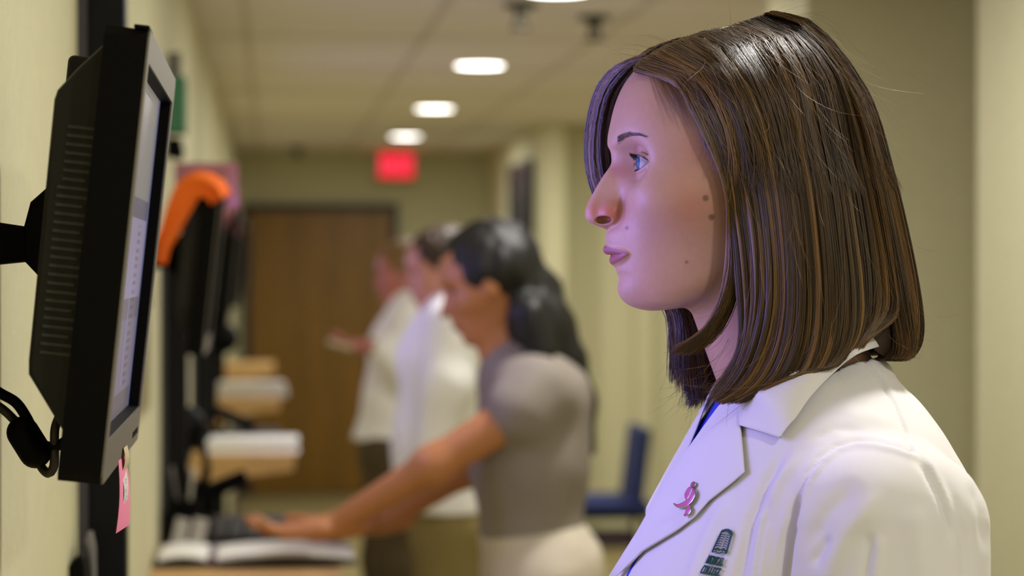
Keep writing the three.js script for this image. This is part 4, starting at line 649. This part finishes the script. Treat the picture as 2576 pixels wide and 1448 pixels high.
{
  const lo = Hd(1470, 1500), hi = Hd(2640, 860), yCut = Hd(1800, 1490).y;
  const up = polygonize(coatF, V(lo.x - 0.02, yCut, Z0 - 0.27), V(hi.x, hi.y, Z0 + 0.27), 0.0024, 2, 2.2);
  const p = up.attributes.position, n = up.attributes.normal;
  for (let i = 0; i < p.count; i++) { const z = p.getZ(i); if (z < Z0 - 0.02) continue; const [px, py] = proj(p.getX(i), p.getY(i), z), h = strokeOffset(px, py) + 0.0006 * noise(p.getX(i) * 45, p.getY(i) * 30, z * 45); p.setXYZ(i, p.getX(i) + n.getX(i) * h, p.getY(i) + n.getY(i) * h, z + n.getZ(i) * h); }
  up.computeVertexNormals();
  const dn = polygonize(coatF, V(lo.x - 0.12, HEM - 0.02, Z0 - 0.3), V(hi.x + 0.02, yCut + 0.012, Z0 + 0.3), 0.012, 1, 2.2);
  const coat = part('lab_coat', [up, dn], coatMat, woman, 'white lab coat');
  // lapels and collar, the near ones first, mirrored for the far side
  const roll = [[1878, 996], [1847, 1013], [1826, 1038], [1792, 1084], [1751, 1142], [1709, 1205], [1690, 1232], [1667, 1272], [1625, 1347], [1596, 1393], [1540, 1482]];
  const edge = [[1886, 998], [1878, 1040], [1871, 1078], [1876, 1135], [1881, 1191], [1851, 1217], [1792, 1263], [1755, 1305], [1709, 1340], [1625, 1391], [1548, 1470]];
  const poly = (P, t) => { const s = t * (P.length - 1), i = Math.min(P.length - 2, Math.floor(s)), u = s - i; return P[i].map((v, k) => lerp(v, P[i + 1][k], u)); };
  const lg = []; for (let i = 0; i <= 50; i++) { const t = i / 50, a = poly(roll, t), b = poly(edge, t), r = []; for (let j = 0; j <= 10; j++) { const u = j / 10; const q = onCoat(lerp(a[0], b[0], u), lerp(a[1], b[1], u), lerp(0.0085, 0.0042, Math.sqrt(u))); r.push(q); } lg.push(r); }
  const inner = [[1873, 1078, .052], [1882, 1000, .060], [1925, 962, .072], [1995, 918, .080], [2075, 866, .078], [2140, 822, .066], [2188, 798, .036], [2204, 792, 0]], outer = [[1970, 1112], [1990, 1087], [2011, 1061], [2044, 1012], [2102, 949], [2156, 890, .083], [2206, 872, .060], [2240, 868, 0]];
  const c3 = (q, lift) => q.length > 2 ? Hd(q[0], q[1], q[2]) : onCoat(q[0], q[1], lift), sp = (P, t) => spline(P, t);
  const ip = inner.map((q, i) => i < 2 ? onCoat(q[0], q[1], 0.006) : c3(q)), op = outer.map((q) => c3(q, 0.0065)), cg = [];
  for (let i = 0; i <= 36; i++) { const a = sp(ip, i / 36), b = sp(op, i / 36), r = []; for (let j = 0; j <= 8; j++) { const u = j / 8, m = a.clone().lerp(b, u); const o = coatN(m); const f = coatBase(m.x, m.y, m.z), want = lerp(0.008, 0.0065, u) + 0.006 * Math.sin(Math.PI * u); if (f < want) m.addScaledVector(o, (want - f) * sstep(0, 7, i) * sstep(27, 21, i)); m.addScaledVector(o, 0.003 * Math.sin(Math.PI * u) * sstep(0, 8, i) * sstep(30, 22, i)); r.push(m); } cg.push(r); }
  const mir = (g) => g.map((r) => r.map((q) => V(q.x, q.y, 2 * Z0 - q.z)));
  part('lapel', sheet(lg, 0.0016, V(-0.4, 0.3, 1)), lapMat, coat); part('lapel', sheet(mir(lg.slice(0, 40).map((r, i) => r.map((q, j) => q.clone().addScaledVector(coatN(q), -0.0052 * (1 - j / 10) * sstep(6, 20, i))))), 0.0016, V(-0.4, 0.3, -1)), lapMat, coat);
  part('collar', sheet(cg, 0.0018, V(0.1, 0.8, 1)), lapMat, coat); part('collar', sheet(mir(cg), 0.0018, V(0.1, 0.8, -1)), lapMat, coat);
  // blue top in the opening
  const shirtF = (x, y, z) => { const zz = Math.abs(z - Z0); return Math.max(torsoF(x, y, z) - 0.0005, zz - 0.004 - Math.max(0, vW(-y)), y - shTop, shBot - y, -(cap(x, y, zz, nA2, nB2, 0.0545, 0.064) - 0.001)); }, shTop = Hd(1700, 1010).y, shBot = Hd(1700, 1470).y, sl = Hd(1540, 1480);
  part('blue_top', polygonize(shirtF, V(sl.x, shBot - 0.02, Z0 - 0.09), V(Hd(2000, 1000).x, shTop + 0.02, Z0 + 0.09), 0.003, 1, 2.2), std(0x1a35c0, 0.7), woman, 'royal blue top in the coat\'s opening');
  // skin of the chest continues the neck: trousers, shoes and hands below the picture
  const hipY = 0.9, leg = (s) => [V(WB.x + 0.02, 0.92, s * 0.085), V(WB.x + 0.0, 0.5, s * 0.095), V(WB.x + 0.03, 0.09, s * 0.1)], lF = (x, y, z) => { const zz = Math.abs(z - Z0), [a, b, c] = leg(1); return smin(cap(x, y, zz, a, b, 0.085, 0.06), cap(x, y, zz, b, c, 0.06, 0.048), 0.03); };
  part('trousers', polygonize(lF, V(WB.x - 0.15, 0.03, Z0 - 0.22), V(WB.x + 0.15, 1.02, Z0 + 0.22), 0.012, 1), std(0x23232a, 0.8), woman);
  for (const s of [1, -1]) part('shoe', polygonize((x, y, z) => Math.max(smin(ell(x, y, z - Z0, V(WB.x - 0.05, 0.03, s * 0.1), 0.13, 0.045, 0.045), ell(x, y, z - Z0, V(WB.x + 0.03, 0.06, s * 0.1), 0.06, 0.05, 0.042), 0.03), -y), V(WB.x - 0.2, -0.01, Z0 + s * 0.1 - 0.06), V(WB.x + 0.12, 0.13, Z0 + s * 0.1 + 0.06), 0.008, 1), M.black, woman);
  for (const s of [1, -1]) part('hand', polygonize(handF(V(wA.x - 0.02, wA.y - 0.012, Z0 + s * wA.z), V(-0.85, -0.45, -s * 0.2).normalize(), V(0, 0, s), s), V(wA.x - 0.22, wA.y - 0.2, Z0 + s * wA.z - 0.13), V(wA.x + 0.06, wA.y + 0.1, Z0 + s * wA.z + 0.13), 0.005, 1), std(0xcf9f86, 0.5), woman);
  // pink ribbon pin on the near lapel
  const lift = 0.0080, pin = thing('ribbon_pin', 'pink enamel ribbon pin with a silver rim on the woman\'s lapel', 'pin', onCoat(1747, 1268, lift));
  const strip = (P, w0, w1, lf, th, taper = 1) => { const g = [], cv = new THREE.CatmullRomCurve3(P.map(([x, y]) => V(x, y, 0))); for (let i = 0; i <= 28; i++) { const t = i / 28, c = cv.getPoint(t), tg = cv.getTangent(t), w = lerp(w0, w1, Math.sin(Math.PI * Math.min(1, t * taper))), r = []; for (let j = 0; j <= 2; j++) { const u = j - 1; r.push(onCoat(c.x - tg.y * u * w, c.y + tg.x * u * w, lf)); } g.push(r); } return sheet(g, th, V(-0.3, 0.2, 1)); };
  const rb = [[[1717, 1278], [1727, 1283.5], [1740, 1281], [1753, 1273], [1763, 1260], [1767.5, 1247], [1766, 1238]], [[1765, 1237], [1758, 1239], [1751, 1249], [1748, 1260], [1748, 1267]], [[1751, 1279], [1753, 1288], [1750, 1298], [1741, 1307]]];
  const dk = [0.0006, 0, 0];
  rb.forEach((P, i) => { part('silver_rim', strip(P, 1.5, 6.4, lift + dk[i], 0.0012), M.chrome, pin, 'silver rim'); part('enamel', strip(P, 0.3, 4.6, lift + 0.0004 + dk[i], 0.001), M.enamel ??= std(0xc2479c, 0.25), pin, 'pink enamel'); });
  const hd = (rx, ry, lf) => { const g = []; for (let i = 0; i <= 8; i++) { const r = []; for (let j = 0; j <= 18; j++) { const a = j / 18 * 6.2832, k = i / 8; r.push(onCoat(1764 + Math.cos(a) * rx * k + Math.sin(a) * 2 * k, 1228.5 - Math.sin(a) * ry * k, lf)); } g.push(r); } return sheet(g, 0.001, V(-0.3, 0.2, 1)); };
  part('silver_rim', hd(5.6, 7.4, lift), M.chrome, pin); part('enamel', hd(4, 5.6, lift + 0.0004), std(0xa83488, 0.25), pin);
  // embroidery on the breast
  const green = std(0x10463f, 0.8), lf2 = 0.0026, quad = (Q) => (u, v) => { const a = [lerp(Q[0][0], Q[1][0], u), lerp(Q[0][1], Q[1][1], u)], b = [lerp(Q[3][0], Q[2][0], u), lerp(Q[3][1], Q[2][1], u)]; return [lerp(a[0], b[0], 1 - v), lerp(a[1], b[1], 1 - v)]; };
  const emb = part('embroidery', (() => { const q = quad([[1823, 1332], [1848, 1336], [1831, 1395], [1796, 1391]]), L = [], s = (pts, w) => { const P = pts.map(([u, v]) => q(u, v)), g = []; for (let i = 0; i < P.length; i++) { const a = P[Math.max(0, i - 1)], b = P[Math.min(P.length - 1, i + 1)], dx = b[0] - a[0], dy = b[1] - a[1], l = Math.hypot(dx, dy) || 1; g.push([-1, 1].map((e) => onCoat(P[i][0] - dy / l * w * e, P[i][1] + dx / l * w * e, lf2))); } L.push(sheet(g, 0.0008, V(-0.3, 0.2, 1))); };
    s([[0, 0.02], [0.0, 0.5], [0.02, 0.9], [0.3, 1.0], [0.6, 1.02], [0.85, 0.98], [1, 0.88], [1, 0.5], [1, 0.03]], 1.3); s([[0, 0.02], [0.25, 0.06], [0.45, 0.0], [0.7, 0.05], [1, 0.03]], 1.2);
    s([[0.06, 0.9], [0.35, 0.97], [0.6, 0.95], [0.96, 0.84]], 3.2); s([[0.08, 0.13], [0.3, 0.19], [0.45, 0.14]], 2.6); s([[0.6, 0.14], [0.75, 0.2], [0.95, 0.1]], 3.0);
    for (let i = 0; i < 6; i++) { const v = 0.27 + i * 0.095; s([[0.06, v], [0.26, v + 0.06], [0.42, v + 0.02]], 0.85); s([[0.96, v - 0.02], [0.76, v + 0.06], [0.6, v + 0.03]], 0.85); } return merge(L); })(), green, coat, 'dark green stitched emblem and lettering');
  const font = await new FontLoader().loadAsync('fonts/droid/droid_serif_bold.typeface.json');
  for (const [txt, Q] of [['MEDICAL', [[1789, 1397], [1828, 1404.5], [1821, 1426], [1779, 1418]]], ['COLLEGE', [[1777, 1422], [1820, 1430], [1813, 1451.5], [1765, 1443.5]]]]) {
    const g = new TextGeometry(txt, { font, size: 1, depth: 0.05, curveSegments: 4 }); g.computeBoundingBox(); const bb = g.boundingBox, q = quad(Q), p = g.attributes.position;
    for (let i = 0; i < p.count; i++) { const [x, y] = q((p.getX(i) - bb.min.x) / (bb.max.x - bb.min.x), (p.getY(i) - bb.min.y) / (bb.max.y - bb.min.y)), w = onCoat(x, y, p.getZ(i) > 0.02 ? lf2 : lf2 - 0.0008); p.setXYZ(i, w.x, w.y, w.z); } g.computeVertexNormals();
    part('stitched_word', g, green, emb);
  }
  // name badge behind the near lapel
  const bt = document.createElement('canvas'); bt.width = 128; bt.height = 192; const x = bt.getContext('2d'); x.fillStyle = '#d6d0d2'; x.fillRect(0, 0, 128, 192); x.fillStyle = '#3a3636'; for (let i = 0; i < 46; i++) { x.fillRect(18 + rnd() * 16, 60 + rnd() * 60, 3 + rnd() * 5, 3); x.fillRect(52 + rnd() * 10, 40 + i * 1.3, 2 + rnd() * 6, 1.5); }
  const btx = new THREE.CanvasTexture(bt); btx.colorSpace = THREE.SRGBColorSpace;
  const bd = thing('name_badge', 'white name badge peeking out behind the woman\'s lapel', 'badge', Hd(1640, 1300, -0.01)), B4 = [Hd(1661, 1268, -0.012), Hd(1629, 1304, -0.045), Hd(1588, 1440, -0.045), Hd(1640, 1400, -0.006)], bg = []; for (let i = 0; i <= 6; i++) { const r = []; for (let j = 0; j <= 6; j++) r.push(B4[0].clone().lerp(B4[1], j / 6).lerp(B4[3].clone().lerp(B4[2], j / 6), i / 6)); bg.push(r); }
  part('card', sheet(bg, 0.0012, V(-1, 0, 1)), std(0xffffff, 0.5, { map: btx }), bd); part('clip', box(B4[0].x - 0.001, B4[0].x + 0.004, B4[0].y - 0.012, B4[0].y + 0.002, B4[0].z - 0.004, B4[0].z + 0.002, 0.0005), M.black, bd, 'black clip');
}
console.log('coat done');
// a hand: palm, four fingers, thumb; from the wrist along dir, palm facing down-ish, side = where the thumb leaves
function handF(w, dir, side, s, curl = 0.5, k = 1) {
  const up = side.clone().cross(dir).normalize().multiplyScalar(s), sd = dir.clone().cross(up).normalize().multiplyScalar(1), P = (a, b, c) => w.clone().addScaledVector(dir, a * k).addScaledVector(sd, b * k).addScaledVector(up, c * k), caps = [];
  const pa = P(0.01, 0, 0), pb = P(0.075, 0, 0);
  for (const [b, l, a] of [[-0.03, 0.068, 0.085], [-0.01, 0.078, 0.092], [0.01, 0.074, 0.09], [0.03, 0.058, 0.08]]) { const m0 = P(a - 0.03, b * 0.8, 0), m1 = P(a + l * 0.42, b, -curl * 0.01), m2 = P(a + l * 0.72, b, -curl * 0.03), m3 = P(a + l * 0.9, b, -curl * 0.05); caps.push([m0, m1, 0.0095 * k, 0.0088 * k], [m1, m2, 0.0088 * k, 0.008 * k], [m2, m3, 0.008 * k, 0.007 * k]); }
  const t0 = P(0.02, -0.025, -0.004), t1 = P(0.052, -0.052, -0.014), t2 = P(0.085, -0.058, -0.022);
  caps.push([t0, t1, 0.013 * k, 0.0105 * k], [t1, t2, 0.0105 * k, 0.008 * k]);
  return (x, y, z) => { const d = V(x, y, z).sub(w), a = d.dot(dir) / k, b = d.dot(sd) / k, c = d.dot(up) / k; let f = (Math.hypot(Math.max(Math.abs(a - 0.05) - 0.035, 0), Math.max(Math.abs(b) - 0.026, 0), Math.max(Math.abs(c) - 0.003, 0)) - 0.0115) * k; f = smin(f, cap(x, y, z, P(-0.05, 0, 0), P(0.03, 0, 0), 0.026 * k, 0.024 * k), 0.02); for (const q of caps) f = smin(f, cap(x, y, z, q[0], q[1], q[2], q[3]), 0.006); return f; };
}
// ---------- the people farther down the corridor ----------
function field(caps, k) { return (x, y, z) => { let f = 9; for (const c of caps) { const s = c[4] ?? 1; f = smin(f, s === 1 ? cap(x, y, z, c[0], c[1], c[2], c[3]) : cap(x, y, c[0].z + (z - c[0].z) * s, c[0], V(c[1].x, c[1].y, c[0].z + (c[1].z - c[0].z) * s), c[2], c[3]), k); } return f; }; }
function bounds(caps, pad) { const lo = V(9, 9, 9), hi = V(-9, -9, -99); for (const [A, B, r, q, s = 1] of caps) for (const [p, rad] of [[A, r], [B, q]]) { lo.min(V(p.x - rad, p.y - rad, p.z - rad / Math.min(1, s))); hi.max(V(p.x + rad, p.y + rad, p.z + rad / Math.min(1, s))); } return [lo.subScalar(pad), hi.addScalar(pad)]; }
function figure(o) {
  const g = thing('person', o.label, 'person', V(o.foot.x, 0, o.foot.z)), C = o.head.C, ph = o.head.tilt, c = Math.cos(ph), s = Math.sin(ph), yw = o.head.yaw ?? 0, cy = Math.cos(yw), sy = Math.sin(yw);
  const toHead = (x, y, z) => { let dx = x - C.x, dy = y - C.y, dz = z - C.z; const rx = dx * cy - dz * sy, rz = dx * sy + dz * cy; return [rx * c + dy * s + craniumC.x, -rx * s + dy * c + craniumC.y, rz + Z0]; };
  const tone = lin(o.skin), body = field(o.bare, 0.03);
  const [bl, bh] = bounds(o.bare, 0.02); bl.min(V(C.x - 0.17, C.y - 0.2, C.z - 0.11)); bh.max(V(C.x + 0.13, C.y + 0.11, C.z + 0.11));
  const ear = (q) => Math.min(ell(q[0], q[1], Math.abs(q[2] - Z0), V(earC.x - 0.008, earC.y + 0.012, 0.073), 0.018, 0.03, 0.009), 9), hands = o.hands.map((h) => handF(h[0], h[1].clone().normalize(), h[2], h[3], h[4], 1));
  const skinF = (x, y, z) => { let f = body(x, y, z); const dx = x - C.x, dy = y - C.y, dz = z - C.z; if (dx * dx + dy * dy + dz * dz < 0.09) { const q = toHead(x, y, z); let h = headF(q[0], q[1], q[2]); h = smin(h, ear(q), 0.006); h = Math.max(h, (craniumC.y - 0.185) - q[1]); f = smin(f, h, 0.012); } for (const h of hands) f = smin(f, h(x, y, z), 0.012); return f; };
  for (const h of o.hands) { bl.min(h[0].clone().subScalar(0.19)); bh.max(h[0].clone().addScalar(0.19)); }
  part('body', paint(polygonize(skinF, bl, bh, o.cell ?? 0.0065, 1, 2.0), (x, y, z) => { const q = toHead(x, y, z), zz = Math.abs(q[2] - Z0), [px, py] = proj(q[0], q[1], Z0 + zz); if (zz < 0.03 && inPoly(px, py, lipPoly)) return mix3(tone, lipTone, 0.8); if (Math.hypot(px - 1610, py - 406) < 16 && zz < 0.06) return [0.02, 0.015, 0.012]; return tone; }), M.plainSkin ??= std(0xffffff, 0.5, { vertexColors: true }), g);
  const line = table(o.hairline), hc = field(o.hairCaps ?? [[V(9, 9, 9), V(9, 9, 9.1), 0.01, 0.01]], 0.03), [hl, hh] = o.hairCaps ? bounds(o.hairCaps, 0.02) : [C.clone(), C.clone()]; hl.min(V(C.x - 0.14, C.y - 0.14, C.z - 0.11)); hh.max(V(C.x + 0.14, C.y + 0.12, C.z + 0.11));
  const hairF = (x, y, z) => { const q = toHead(x, y, z), zz = Math.abs(q[2] - Z0); let f = ell(q[0], q[1], zz, V3.set(craniumC.x + 0.003, craniumC.y, 0), 0.105, 0.0945, 0.086); const [px, py] = proj(q[0], q[1], Z0 + zz); f = smax(f, (line(py) - px) * 0.0003, 0.006); if (o.hairCaps) f = smin(f, hc(x, y, z), 0.02); return f + 0.004 * noise(x * 75, y * 16, z * 75); };
  part('hair', polygonize(hairF, hl, hh, 0.007, 1, 2.0), std(o.hair, 0.55), g);
  for (const w of o.wear) { const [lo, hi] = bounds(w.caps, 0.03), f = field(w.caps, w.k ?? 0.05), cut = w.cut; part(w.name, polygonize((x, y, z) => { let v = f(x, y, z) + 0.003 * noise(x * 22, y * 14, z * 22); if (cut !== undefined) v = smax(v, cut - y, 0.006); return v; }, lo, hi, 0.011, 1), std(w.color, 0.85), g, w.label); }
  for (const sh of o.shoes) part('shoe', polygonize((x, y, z) => Math.max(smin(ell(x, y, z, V(sh.x - 0.06, 0.03, sh.z), 0.13, 0.045, 0.045), ell(x, y, z, V(sh.x + 0.02, 0.06, sh.z), 0.06, 0.055, 0.042), 0.03), -y), V(sh.x - 0.21, -0.01, sh.z - 0.06), V(sh.x + 0.1, 0.14, sh.z + 0.06), 0.01, 1), M.black, g);
  return g;
}
{
  // the woman leaning at the second shelf
  const D = 4.33, q = (x, y, k = 0) => at(x, y, D + k), hip = q(1360, 1420), f1 = V(hip.x + 0.05, 0, -D + 0.1), f2 = V(hip.x + 0.02, 0, -D - 0.12);
  figure({
    label: 'dark-haired woman in a taupe top leaning over the nearest shelf', foot: V(hip.x, 0, -D), skin: 0xb97a4c, hair: 0x0a0706, cell: 0.006,
    head: { C: q(1232, 668), tilt: 0.32, yaw: -0.05 },
    hairline: [[20, 1540], [150, 1545], [250, 1580], [340, 1640], [400, 1700], [460, 1800], [520, 1910], [600, 1980], [800, 2040]],
    hairCaps: [[q(1325, 725), q(1345, 820), 0.055, 0.076], [q(1345, 820), q(1405, 900), 0.074, 0.054], [q(1405, 900), q(1452, 1010), 0.044, 0.036], [q(1452, 1010), q(1478, 1130), 0.034, 0.016], [q(1380, 712), q(1396, 718), 0.02, 0.016], [q(1330, 790, -0.08), q(1360, 880, -0.09), 0.04, 0.03]],
    bare: [[q(1255, 850), q(1290, 930), 0.05, 0.058], [q(1335, 1020, -0.15), q(1090, 1170, -0.13), 0.044, 0.036], [q(1090, 1170, -0.13), q(838, 1322, -0.02), 0.036, 0.024], [q(1300, 990, 0.16), q(1180, 1170, 0.2), 0.05, 0.04], [q(1180, 1170, 0.2), q(960, 1310, 0.22), 0.04, 0.026]],
    hands: [[q(830, 1326, -0.02), V(-1, -0.1, -0.06), V(0, 0, 1), 1, 0.7], [q(955, 1312, 0.22), V(-1, -0.15, 0), V(0, 0, -1), -1, 0.7]],
    wear: [
      { name: 'top', color: 0x8a8078, k: 0.05, label: 'taupe cap-sleeved top', caps: [[q(1300, 935), q(1345, 1010), 0.075, 0.10, 0.72], [q(1345, 1010), q(1330, 1150), 0.105, 0.115, 0.72], [q(1330, 1150), q(1335, 1330), 0.105, 0.105, 0.72], [q(1350, 985, -0.13), q(1305, 1030, -0.155), 0.062, 0.06], [q(1310, 970, 0.13), q(1290, 1020, 0.16), 0.058, 0.056]] },
      { name: 'trousers', color: 0xcabfae, k: 0.05, caps: [[q(1335, 1350), hip.clone(), 0.105, 0.125, 0.75], [V(hip.x, hip.y - 0.02, -D + 0.08), V(f1.x - 0.01, 0.5, f1.z), 0.1, 0.065], [V(f1.x - 0.01, 0.5, f1.z), V(f1.x, 0.1, f1.z), 0.065, 0.055], [V(hip.x, hip.y - 0.02, -D - 0.08), V(f2.x, 0.5, f2.z), 0.1, 0.065], [V(f2.x, 0.5, f2.z), V(f2.x, 0.1, f2.z), 0.065, 0.055]] }],
    shoes: [V(f1.x, 0, f1.z), V(f2.x, 0, f2.z)],
  });
}
{
  // nearer man in a white coat
  const D = 6.2, q = (x, y, k = 0) => at(x, y, D + k), hip = q(1140, 1330), f1 = V(hip.x, 0, -D + 0.12), f2 = V(hip.x - 0.02, 0, -D - 0.12);
  figure({
    label: 'brown-haired man in a white coat and khaki trousers behind the leaning woman', foot: V(hip.x, 0, -D), skin: 0xc98a76, hair: 0x3a2416, cell: 0.008,
    head: { C: q(1112, 648), tilt: 0.2, yaw: 0.1 }, hairline: [[20, 1600], [150, 1590], [250, 1640], [340, 1720], [420, 1800], [520, 1870], [640, 1960], [800, 2000]],
    bare: [[q(1122, 735), q(1135, 790), 0.055, 0.062], [q(1135, 800), q(1138, 825, -0.14), 0.055, 0.045], [q(1138, 825, -0.14), q(1125, 985, -0.22), 0.042, 0.036], [q(1125, 985, -0.22), q(1095, 1110, -0.225), 0.036, 0.034], [q(1095, 1110, -0.225), q(1075, 1190, -0.22), 0.035, 0.028]], hands: [[q(1075, 1190, -0.22), V(-0.35, -0.9, 0), V(0, 0, 1), 1, 0.8]],
    wear: [
      { name: 'white_coat', color: 0xfbf9f7, cut: q(1140, 1278).y, label: 'short white coat', caps: [[q(1132, 790), q(1125, 900), 0.085, 0.135, 0.75], [q(1125, 900), q(1108, 1120), 0.13, 0.13, 0.75], [q(1108, 1120), q(1125, 1340), 0.13, 0.155, 0.75], [q(1140, 815, -0.14), q(1125, 980, -0.22), 0.075, 0.06], [q(1125, 980, -0.22), q(1090, 1150, -0.225), 0.06, 0.05], [q(1130, 815, 0.14), q(1105, 980, 0.22), 0.075, 0.06], [q(1105, 980, 0.22), q(1070, 1150, 0.22), 0.06, 0.05]] },
      { name: 'trousers', color: 0x8a7a48, caps: [[q(1125, 1290), hip.clone(), 0.12, 0.13, 0.8], [V(hip.x, hip.y, -D + 0.09), V(f1.x, 0.5, f1.z), 0.105, 0.08], [V(f1.x, 0.5, f1.z), V(f1.x, 0.1, f1.z), 0.08, 0.07], [V(hip.x, hip.y, -D - 0.09), V(f2.x, 0.5, f2.z), 0.105, 0.08], [V(f2.x, 0.5, f2.z), V(f2.x, 0.1, f2.z), 0.08, 0.07]] }],
    shoes: [V(f1.x, 0, f1.z), V(f2.x, 0, f2.z)],
  });
}
{
  // farther man holding a small pad
  const D = 8.0, q = (x, y, k = 0) => at(x, y, D + k), hip = q(985, 1140), f1 = V(hip.x, 0, -D + 0.12), f2 = V(hip.x - 0.02, 0, -D - 0.12);
  figure({
    label: 'fair-haired man in a white coat holding a pad, farthest of the group', foot: V(hip.x, 0, -D), skin: 0xb87068, hair: 0x7a5a34, cell: 0.009,
    head: { C: q(1018, 664), tilt: 0.12, yaw: 0.0 }, hairline: [[20, 1600], [150, 1590], [250, 1640], [340, 1720], [420, 1800], [520, 1870], [640, 1960], [800, 2000]],
    bare: [[q(1025, 735), q(1034, 775), 0.055, 0.062], [q(1034, 790), q(1036, 810, -0.14), 0.055, 0.045], [q(1036, 810, -0.14), q(1030, 925, -0.22), 0.042, 0.036], [q(1030, 925, -0.22), q(985, 885, -0.2), 0.036, 0.034], [q(985, 885, -0.2), q(945, 872, -0.17), 0.034, 0.028]], hands: [[q(945, 872, -0.17), V(-1, 0.05, 0), V(0, 0, 1), 1, 0.9]],
    wear: [
      { name: 'white_coat', color: 0xf6f4f4, cut: q(985, 1105).y, label: 'short white coat', caps: [[q(1032, 775), q(1020, 870), 0.085, 0.125, 0.75], [q(1020, 870), q(1000, 1000), 0.125, 0.12, 0.75], [q(1000, 1000), q(985, 1160), 0.12, 0.145, 0.75], [q(1035, 800, -0.14), q(1030, 925, -0.22), 0.07, 0.058], [q(1030, 925, -0.22), q(968, 880, -0.19), 0.056, 0.046], [q(1030, 800, 0.14), q(1020, 925, 0.22), 0.07, 0.058], [q(1020, 925, 0.22), q(980, 1050, 0.2), 0.056, 0.05], [q(940, 1085, 0.0), q(925, 1125, 0.0), 0.05, 0.06]] },
      { name: 'trousers', color: 0x4a3c22, caps: [[q(985, 1100), hip.clone(), 0.12, 0.125, 0.8], [V(hip.x, hip.y, -D + 0.09), V(f1.x, 0.5, f1.z), 0.105, 0.08], [V(f1.x, 0.5, f1.z), V(f1.x, 0.1, f1.z), 0.08, 0.07], [V(hip.x, hip.y, -D - 0.09), V(f2.x, 0.5, f2.z), 0.105, 0.08], [V(f2.x, 0.5, f2.z), V(f2.x, 0.1, f2.z), 0.08, 0.07]] }],
    shoes: [V(f1.x, 0, f1.z), V(f2.x, 0, f2.z)],
  });
  const p = q(856, 866, -0.17), pad = thing('note_pad', 'pale note pad in the far man\'s hand', 'note pad', p.clone()); part('pages', new RoundedBoxGeometry(0.09, 0.016, 0.08, 2, 0.003).rotateZ(-0.28).translate(p.x, p.y, p.z), std(0xcbb89a, 0.8), pad); part('cover', new RoundedBoxGeometry(0.112, 0.004, 0.082, 2, 0.001).rotateZ(-0.28).translate(p.x + 0.003, p.y - 0.011, p.z), M.grey, pad);
}
console.log('people done');
scene.traverse((o) => { if (o.isMesh) { o.castShadow = true; o.receiveShadow = true; } });
renderer.render(scene, camera);
